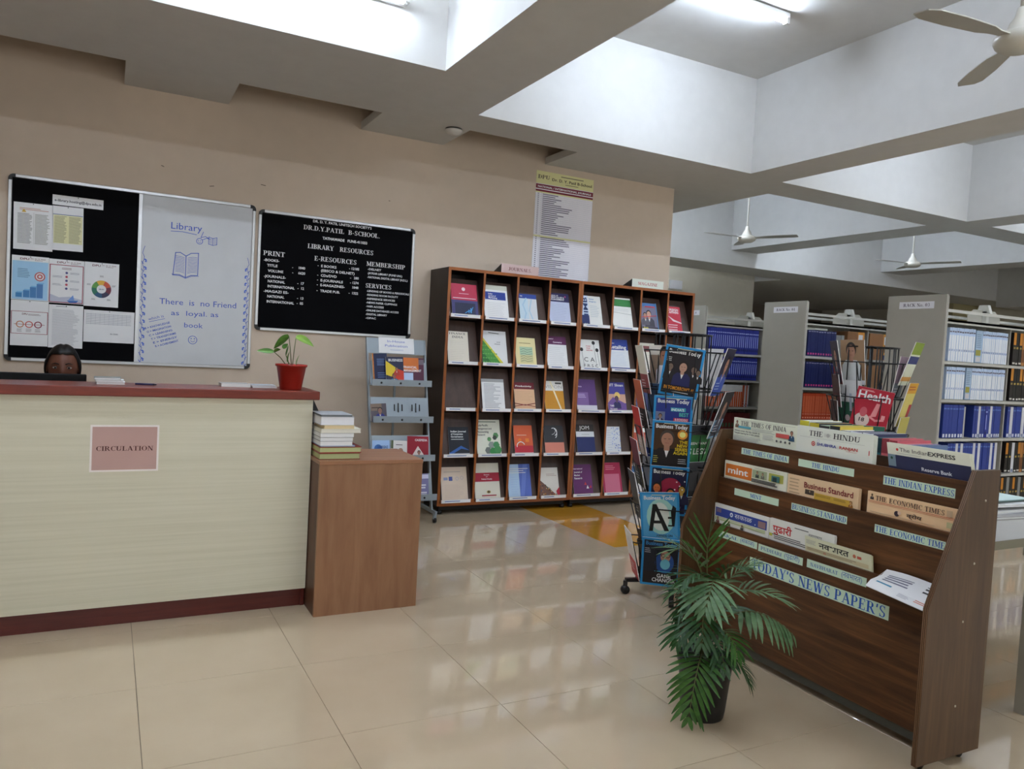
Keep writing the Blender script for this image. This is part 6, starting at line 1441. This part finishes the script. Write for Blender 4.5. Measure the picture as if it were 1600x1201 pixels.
def leaf(parent, base, tip, w, M_, roll=0.0, cup=.25, droop=.15, stem=None, heart=True, name='leaf'):
    base, tip = Vector(base), Vector(tip); d = tip - base; l = d.length
    X = d.normalized(); up = Vector((0, 0, 1)) if abs(X.z) < .95 else Vector((0, 1, 0)); Y = up.cross(X).normalized(); Zv = X.cross(Y)
    Mr = Matrix((X, Y, Zv)).transposed().to_4x4(); Mr = T(*base) @ Mr @ RX(roll)
    vs, fs = leafmesh(w, l, cup, droop, heart=heart)
    m = MB(); m.add([Mr @ Vector(v) for v in vs], fs, None, True); o = m.build(name, M_, parent)
    if stem:
        s_ = MB(); a, b = Vector(stem), base; mid = (a + b) / 2 + Vector((0, 0, .008)); s_.tube([a, mid, b], .0022, None, 6); s_.build('stem', M_stem, parent)
    return o
leaf(pp, (-.018, .0, .262), (-.094, .0, .200), .026, M_lf, roll=.9, stem=(0, 0, .11), droop=.1)
leaf(pp, (.018, .01, .258), (.112, -.005, .238), .026, M_lf2, roll=.8, stem=(.004, 0, .11), droop=.35)
leaf(pp, (-.088, .0, .182), (-.17, -.01, .182), .018, M_lf, roll=-.8, stem=(-.02, 0, .11), droop=.0)
leaf(pp, (-.088, .0, .182), (-.055, .01, .196), .016, M_lf, roll=-.8, droop=.1)
leaf(pp, (-.03, -.01, .165), (-.012, -.02, .215), .026, M_lf, roll=.4, stem=(-.01, 0, .11), droop=-.2)
leaf(pp, (-.018, -.005, .135), (-.022, -.015, .19), .02, M_lf, roll=1.2, stem=(-.008, 0, .11))
leaf(pp, (.02, -.01, .115), (.026, -.01, .175), .018, M_lf2, roll=1.4, stem=(.012, 0, .10))
leaf(pp, (-.045, 0, .20), (-.02, 0, .222), .016, M_lf, roll=.7, droop=-.1)

# ================================================================ parlour palm in the black pot
QX, QY = 1.995, 2.10
pa = thing('potted_palm', 'parlour palm in a black plastic pot in front of the newspaper stand', 'plant', mx=T(QX, QY, 0) @ RZ(math.atan2(QY, QX) - PI / 2))
m = MB(); m.lathe([(.001, 0), (.075, 0), (.078, .006), (.082, .03), (.098, .20), (.104, .203), (.105, .222), (.098, .222), (.094, .20), (.001, .19)], 0, 0, None, 36); m.build('pot', mat('black_pot', (26, 25, 25), .42), pa)
m = MB(); m.lathe([(.001, .2), (.05, .199), (.095, .193)], 0, 0, None, 24); m.build('soil', mat('soil', (50, 38, 28), .95), pa)
M_pl = leafmat('palm_leaflet', (28, 62, 28), (52, 92, 44)); M_pl2 = leafmat('palm_leaflet_pale', (70, 104, 66), (106, 136, 96)); M_pl3 = leafmat('palm_leaflet_deep', (34, 74, 26), (70, 112, 44))
RP = random.Random(3)
def frond(pts, nl, ll, M_, wid=.0095, spread=1.0, fold=.25, droopy=.3, start=.3, w_tip=.6):
    """rachis through pts (bezier-ish), leaflets in pairs; local frame: x right, -y to the viewer, z up"""
    P = [Vector(p) for p in pts]
    def B(t):
        n = len(P) - 1; q = list(P)
        for r in range(n):
            q = [q[i] * (1 - t) + q[i + 1] * t for i in range(len(q) - 1)]
        return q[0]
    fr = MB(); fr.tube([B(i / 12) for i in range(13)], .003, None, 6, radii=[.0034 - .0022 * i / 12 for i in range(13)])
    o = fr.build('frond', M_stem, pa)
    lm = MB()
    for i in range(nl):
        t = start + (1 - start) * (i + .5) / nl
        b = B(t); T_ = (B(min(1, t + .02)) - B(max(0, t - .02))).normalized()
        up = Vector((0, 0, 1)); S = T_.cross(up)
        if S.length < .15: S = T_.cross(Vector((0, -1, 0)))
        S.normalize(); U = S.cross(T_).normalized()
        k = math.sin(PI * min(1, .18 + .82 * (i + .5) / nl)) ** .6
        L_ = ll * (.45 + .6 * k) * (1 if i < nl - 2 else w_tip)
        for s_ in (-1, 1):
            sp_ = spread * (1.15 - .75 * (i + .5) / nl)
            d = (T_ * math.cos(sp_) + S * s_ * math.sin(sp_) + U * fold).normalized()
            d = (d + Vector((RP.uniform(-.08, .08), RP.uniform(-.08, .08), RP.uniform(-.08, .08)))).normalized()
            side = d.cross(U).normalized() if abs(d.dot(U)) < .95 else S
            vs = []; N_ = 6
            for q_ in range(N_ + 1):
                u = q_ / N_; w_ = wid * math.sin(PI * (u * .93 + .05)) ** .75
                c = b + d * L_ * u + Vector((0, 0, -1)) * droopy * L_ * u * u
                vs += [c - side * w_ + U * w_ * .25, c, c + side * w_ + U * w_ * .25]
            fs = []
            for q_ in range(N_):
                for z_ in (0, 1): fs.append((3 * q_ + z_, 3 * q_ + z_ + 1, 3 * q_ + 4 + z_, 3 * q_ + 3 + z_))
            lm.add(vs, fs, None, True)
    lo = lm.build('leaflets', M_, o); lo['kind'] = 'stuff'
    return o
for x_, y_, r0 in ((-.01, 0, .005), (.015, .012, .0045), (-.02, -.015, .004)):
    s_ = MB(); s_.tube([(x_, y_, .19), (x_ * .8, y_, .34), (x_ * .6, y_ * .8, .46)], r0, None, 8); s_.build('cane', M_stem, pa)
frond([(0, 0, .42), (-.02, 0, .56), (-.03, .0, .66), (-.005, .0, .70)], 8, .13, M_pl3, .005, .75, .1, .05, .3)
frond([(0, 0, .40), (-.03, -.03, .60), (-.10, -.05, .66), (-.15, -.06, .60)], 9, .12, M_pl2, .006, .9, .2, .15, .3)
frond([(0, 0, .42), (.02, -.05, .57), (.01, -.13, .56), (-.01, -.19, .45)], 10, .135, M_pl2, .009, 1.1, .1, .25, .3)
frond([(0, 0, .38), (.08, -.02, .53), (.18, -.01, .50), (.27, .0, .46)], 10, .11, M_pl2, .007, 1.0, .2, .2, .35)
frond([(0, 0, .30), (.09, -.03, .46), (.21, -.04, .44), (.295, -.05, .36)], 11, .085, M_pl2, .0095, 1.2, -.1, .75, .35)
frond([(0, 0, .34), (-.05, -.03, .46), (-.08, -.05, .45), (-.11, -.07, .37)], 8, .09, M_pl, .008, 1.0, .1, .35, .3)
frond([(0, 0, .30), (-.02, -.05, .46), (-.02, -.13, .44), (-.015, -.165, .31)], 10, .115, M_pl, .0075, 1.15, .1, .25, .25)
frond([(0, 0, .24), (.03, -.05, .34), (.05, -.10, .32), (.07, -.14, .22)], 8, .085, M_pl, .0065, 1.0, .1, .3, .3)
frond([(-.01, -.02, .20), (-.01, -.12, .33), (-.03, -.16, .22), (-.045, -.165, .04)], 12, .115, M_pl3, .0085, 1.1, .12, .18, .25)
frond([(.02, 0, .20), (.08, -.02, .27), (.13, -.03, .24), (.165, -.04, .15)], 9, .075, M_pl, .0045, .9, .1, .3, .35)
frond([(0, 0, .36), (.05, .02, .52), (.10, .04, .56), (.16, .04, .58)], 8, .10, M_pl2, .006, .9, .1, .2, .35)
frond([(0, 0, .30), (-.03, .06, .44), (-.06, .12, .46), (-.1, .16, .40)], 10, .12, M_pl, .009, 1.0, .1, .3, .3)
frond([(0, 0, .30), (.06, .06, .42), (.10, .10, .42), (.14, .12, .34)], 10, .12, M_pl, .009, 1.0, .1, .3, .3)

frond([(0, 0, .28), (-.05, -.06, .40), (-.08, -.11, .39), (-.10, -.14, .30)], 10, .10, M_pl, .0075, 1.1, .1, .3, .3)
frond([(0, 0, .26), (.04, -.05, .38), (.08, -.09, .36), (.12, -.11, .27)], 9, .09, M_pl3, .007, 1.1, .1, .3, .3)
frond([(0, 0, .40), (-.01, -.04, .55), (-.05, -.10, .58), (-.10, -.14, .52)], 10, .11, M_pl, .006, .95, .15, .25, .3)
frond([(0, 0, .40), (.03, -.02, .56), (.06, -.04, .60), (.12, -.06, .57)], 9, .10, M_pl, .0055, .9, .15, .25, .3)
frond([(0, 0, .34), (-.06, .0, .47), (-.11, -.02, .48), (-.15, -.03, .43)], 8, .08, M_pl3, .006, .9, .15, .3, .3)

# ================================================================ seated librarian behind the counter
pe = thing('person', 'seated person with centre parted black hair peering over the counter monitor', 'person', (-.20, 4.56, 0), 0)
M_skin = mat('brown_skin', (96, 58, 42), .5, .3); M_hair = mat('black_hair', (12, 10, 10), .5, .3, bump=(.4, 160))
def skin_body():
    me = bpy.data.meshes.new('body')
    V = [(0, .10, .50), (0, .10, .66), (0, .08, .84), (0, .06, .93), (0, .04, .985), (0, .02, 1.03),
         (.10, .08, .90), (.165, .07, .87), (.20, .02, .72), (.17, -.16, .755), (.14, -.25, .76),
         (-.10, .08, .90), (-.165, .07, .87), (-.20, .02, .72), (-.17, -.16, .755), (-.14, -.25, .76),
         (.10, .08, .50), (.12, -.30, .50), (.12, -.30, .10), (.12, -.38, .05),
         (-.10, .08, .50), (-.12, -.30, .50), (-.12, -.30, .10), (-.12, -.38, .05)]
    Rr = [.15, .125, .135, .085, .05, .048, .07, .058, .044, .034, .026, .07, .058, .044, .034, .026, .09, .065, .042, .035, .09, .065, .042, .035]
    E_ = [(0, 1), (1, 2), (2, 3), (3, 4), (4, 5), (2, 6), (6, 7), (7, 8), (8, 9), (9, 10), (2, 11), (11, 12), (12, 13), (13, 14), (14, 15), (0, 16), (16, 17), (17, 18), (18, 19), (0, 20), (20, 21), (21, 22), (22, 23)]
    me.from_pydata(V, E_, []); o = bpy.data.objects.new('body', me); C.objects.link(o)
    sk = o.modifiers.new('s', 'SKIN'); sk.use_smooth_shade = True
    for i, v in enumerate(me.skin_vertices[0].data): v.radius = (Rr[i], Rr[i] * .82); v.use_root = (i == 0)
    sb = o.modifiers.new('d', 'SUBSURF'); sb.levels = 2; sb.render_levels = 2
    dg_ = bpy.context.evaluated_depsgraph_get(); m2 = bpy.data.meshes.new_from_object(o.evaluated_get(dg_)); bpy.data.objects.remove(o)
    return m2
bm_ = skin_body(); bo = bpy.data.objects.new('torso_and_limbs', bm_); C.objects.link(bo); bo.parent = pe
M_cloth = mat('maroon_kurta', (96, 36, 50), .8, bump=(.3, 200)); bm_.materials.clear(); bm_.materials.append(M_cloth)
def head_mesh():
    m = MB(); nu, nv = 28, 22; vs = []; fs = []
    for j in range(nv + 1):
        th = PI * j / nv
        for i in range(nu):
            ph = 2 * PI * i / nu
            x, y, z = math.sin(th) * math.cos(ph), math.sin(th) * math.sin(ph), math.cos(th)
            X_, Y_, Z_ = x * .072, y * .090, z * .112
            if z < 0: X_ *= 1 + .28 * z; Y_ *= 1 + .12 * z
            if y < -.2:
                # nose, brow, eye sockets, lips, chin
                nz_ = math.exp(-((x * .072) / .011) ** 2) * math.exp(-((Z_ + .024) / .020) ** 2) * .021
                nb = math.exp(-((x * .072) / .009) ** 2) * math.exp(-((Z_ - .0) / .022) ** 2) * .010
                es = -sum(math.exp(-((x * .072 - s_ * .031) / .014) ** 2) * math.exp(-((Z_ - .004) / .011) ** 2) for s_ in (-1, 1)) * .007
                br = sum(math.exp(-((x * .072 - s_ * .03) / .018) ** 2) * math.exp(-((Z_ - .022) / .008) ** 2) for s_ in (-1, 1)) * .004
                lp = math.exp(-((x * .072) / .022) ** 2) * math.exp(-((Z_ + .055) / .010) ** 2) * .008
                Y_ -= nz_ + nb + es + br + lp
            vs.append((X_, Y_, Z_))
    for j in range(nv):
        for i in range(nu): fs.append((j * nu + i, (j + 1) * nu + i, (j + 1) * nu + (i + 1) % nu, j * nu + (i + 1) % nu))
    m.add(vs, fs, None, True); return m
HX, HY, HZ = 0, .0, 1.098
hd = head_mesh().build('head', M_skin, pe, T(HX, HY, HZ))
for s_ in (-1, 1):
    m = MB(); 
    m.lathe([(.001, -.012), (.008, -.009), (.012, 0), (.008, .009), (.001, .012)], 0, 0, None, 14); m.build('eye', mat('eye_white', (176, 166, 158), .2), hd, T(s_ * .030, -.0765, .004) @ RX(PI / 2) @ Matrix.Diagonal((1.1, .62, .6, 1)))
    m = MB(); m.lathe([(.001, 0), (.0052, 0), (.0045, .0015), (.001, .002)], 0, 0, None, 12); m.build('iris', mat('dark_iris', (26, 16, 12), .15), hd, T(s_ * .030, -.0832, .003) @ RX(PI / 2))
    m = MB(); m.tube([(s_ * .014, -.086, .021), (s_ * .030, -.0865, .027), (s_ * .047, -.076, .021)], .003, None, 6, radii=[.0028, .0028, .001]); m.build('eyebrow', M_hair, hd)
    m = MB(); m.tube([(s_ * .018, -.0838, .007), (s_ * .030, -.0855, .0115), (s_ * .043, -.079, .007)], .0018, None, 6); m.build('eyelid', mat('eyelid_skin', (84, 50, 38), .5), hd)
    m = MB(); m.lathe([(.001, -.007), (.012, -.005), (.016, 0), (.012, .005), (.001, .007)], 0, 0, None, 12); m.build('ear', M_skin, hd, T(s_ * .073, .006, -.004) @ RY(PI / 2) @ Matrix.Diagonal((1.6, 1, 1, 1)))
m = MB(); m.tube([(-.022, -.087, -.054), (0, -.094, -.052), (.022, -.087, -.054)], .005, None, 8, radii=[.001, .005, .001]); m.build('lips', mat('lips', (120, 60, 56), .4), hd)
# hair: shell with a centre parting, drawn back to a low bun
m = MB(); vs = []; fs = []; nu, nv = 40, 16
for j in range(nv + 1):
    for i in range(nu):
        ph = 2 * PI * i / nu; front = max(0, -math.sin(ph))
        ss = min(1, front / .62); ss = ss * ss * (3 - 2 * ss); lim = 2.05 - 1.14 * ss - .08 * math.exp(-(math.cos(ph) / .10) ** 2) * front
        th = lim * j / nv
        x, y, z = math.sin(th) * math.cos(ph), math.sin(th) * math.sin(ph), math.cos(th)
        k = 1.10 + .010 * math.sin(ph * 22 + th * 3); dip = .05 * math.exp(-(x / .10) ** 2) * (1 if y < .3 else 0)
        if j == nv: k = 1.02
        vs.append((x * .0735 * k * (1.04 if z < .3 else 1.0), y * .092 * k, z * .113 * (k - dip)))
for j in range(nv):
    for i in range(nu): fs.append((j * nu + i, (j + 1) * nu + i, (j + 1) * nu + (i + 1) % nu, j * nu + (i + 1) % nu))
m.add(vs, fs, None, True); m.build('hair', M_hair, hd)
m = MB(); m.lathe([(.001, -.03), (.02, -.026), (.034, 0), (.02, .026), (.001, .03)], 0, 0, None, 16); m.build('hair_bun', M_hair, hd, T(0, .105, -.02))
# hands: palm, four fingers and thumb resting on the desk
for s_ in (-1, 1):
    m = MB(); m.box(-.034, -.045, -.010, .034, .035, .010, None, .007)
    hp = m.build('hand', M_skin, pe, T(s_ * .135, -.285, .7455) @ RZ(s_ * .15))
    for q_, (fx, fl) in enumerate(((-.027, .055), (-.009, .064), (.009, .060), (.027, .046))):
        g = MB(); g.tube([(fx, -.038, .002), (fx * 1.05, -.038 - fl * .45, .008), (fx * 1.08, -.038 - fl * .8, .002), (fx * 1.08, -.038 - fl, -.008)], .0078, None, 8, radii=[.0085, .008, .007, .005]); g.build('finger', M_skin, hp)
    g = MB(); g.tube([(-s_ * .028, .012, 0), (-s_ * .048, -.008, .002), (-s_ * .054, -.034, -.002)], .009, None, 8, radii=[.011, .0095, .006]); g.build('thumb', M_skin, hp)
# chairs behind the counter
def office_chair(label, x, y, rz, back_z):
    t = thing('office_chair', label, 'chair', (x, y, 0), rz, 'black office chairs behind the counter')
    m = MB(); m.box(-.23, -.22, .42, .23, .22, .47, None, .02); m.build('seat', M_blackpl, t)
    m = MB(); pl_ = [(-.2, .56), (.2, .56), (.215, back_z - .12), (.17, back_z - .03), (.08, back_z), (-.08, back_z), (-.17, back_z - .03), (-.215, back_z - .12)]
    m.prism(pl_, 'y', .24, .28); m.build('backrest', M_blackpl, t)
    m = MB(); m.box(-.03, .22, .43, .03, .26, .6); m.build('back_bracket', M_blackmet, t)
    m = MB(); m.tube([(0, 0, .06), (0, 0, .42)], .022, None, 12); m.build('gas_column', M_blackmet, t)
    for k in range(5):
        a = 2 * PI * k / 5; m = MB(); m.tube([(0, 0, .08), (.27 * math.cos(a), .27 * math.sin(a), .06)], .014, None, 8); m.tube([(.27 * math.cos(a) - .01, .27 * math.sin(a), .025), (.27 * math.cos(a) + .01, .27 * math.sin(a), .025)], .025, None, 12); m.build('base_leg', M_blackpl, t)
    return t
office_chair('black office chair the seated person sits on', -.20, 4.66, 0, .86)
office_chair('black office chair whose round back shows above the book stack', .985, 4.62, 0.0, .985)
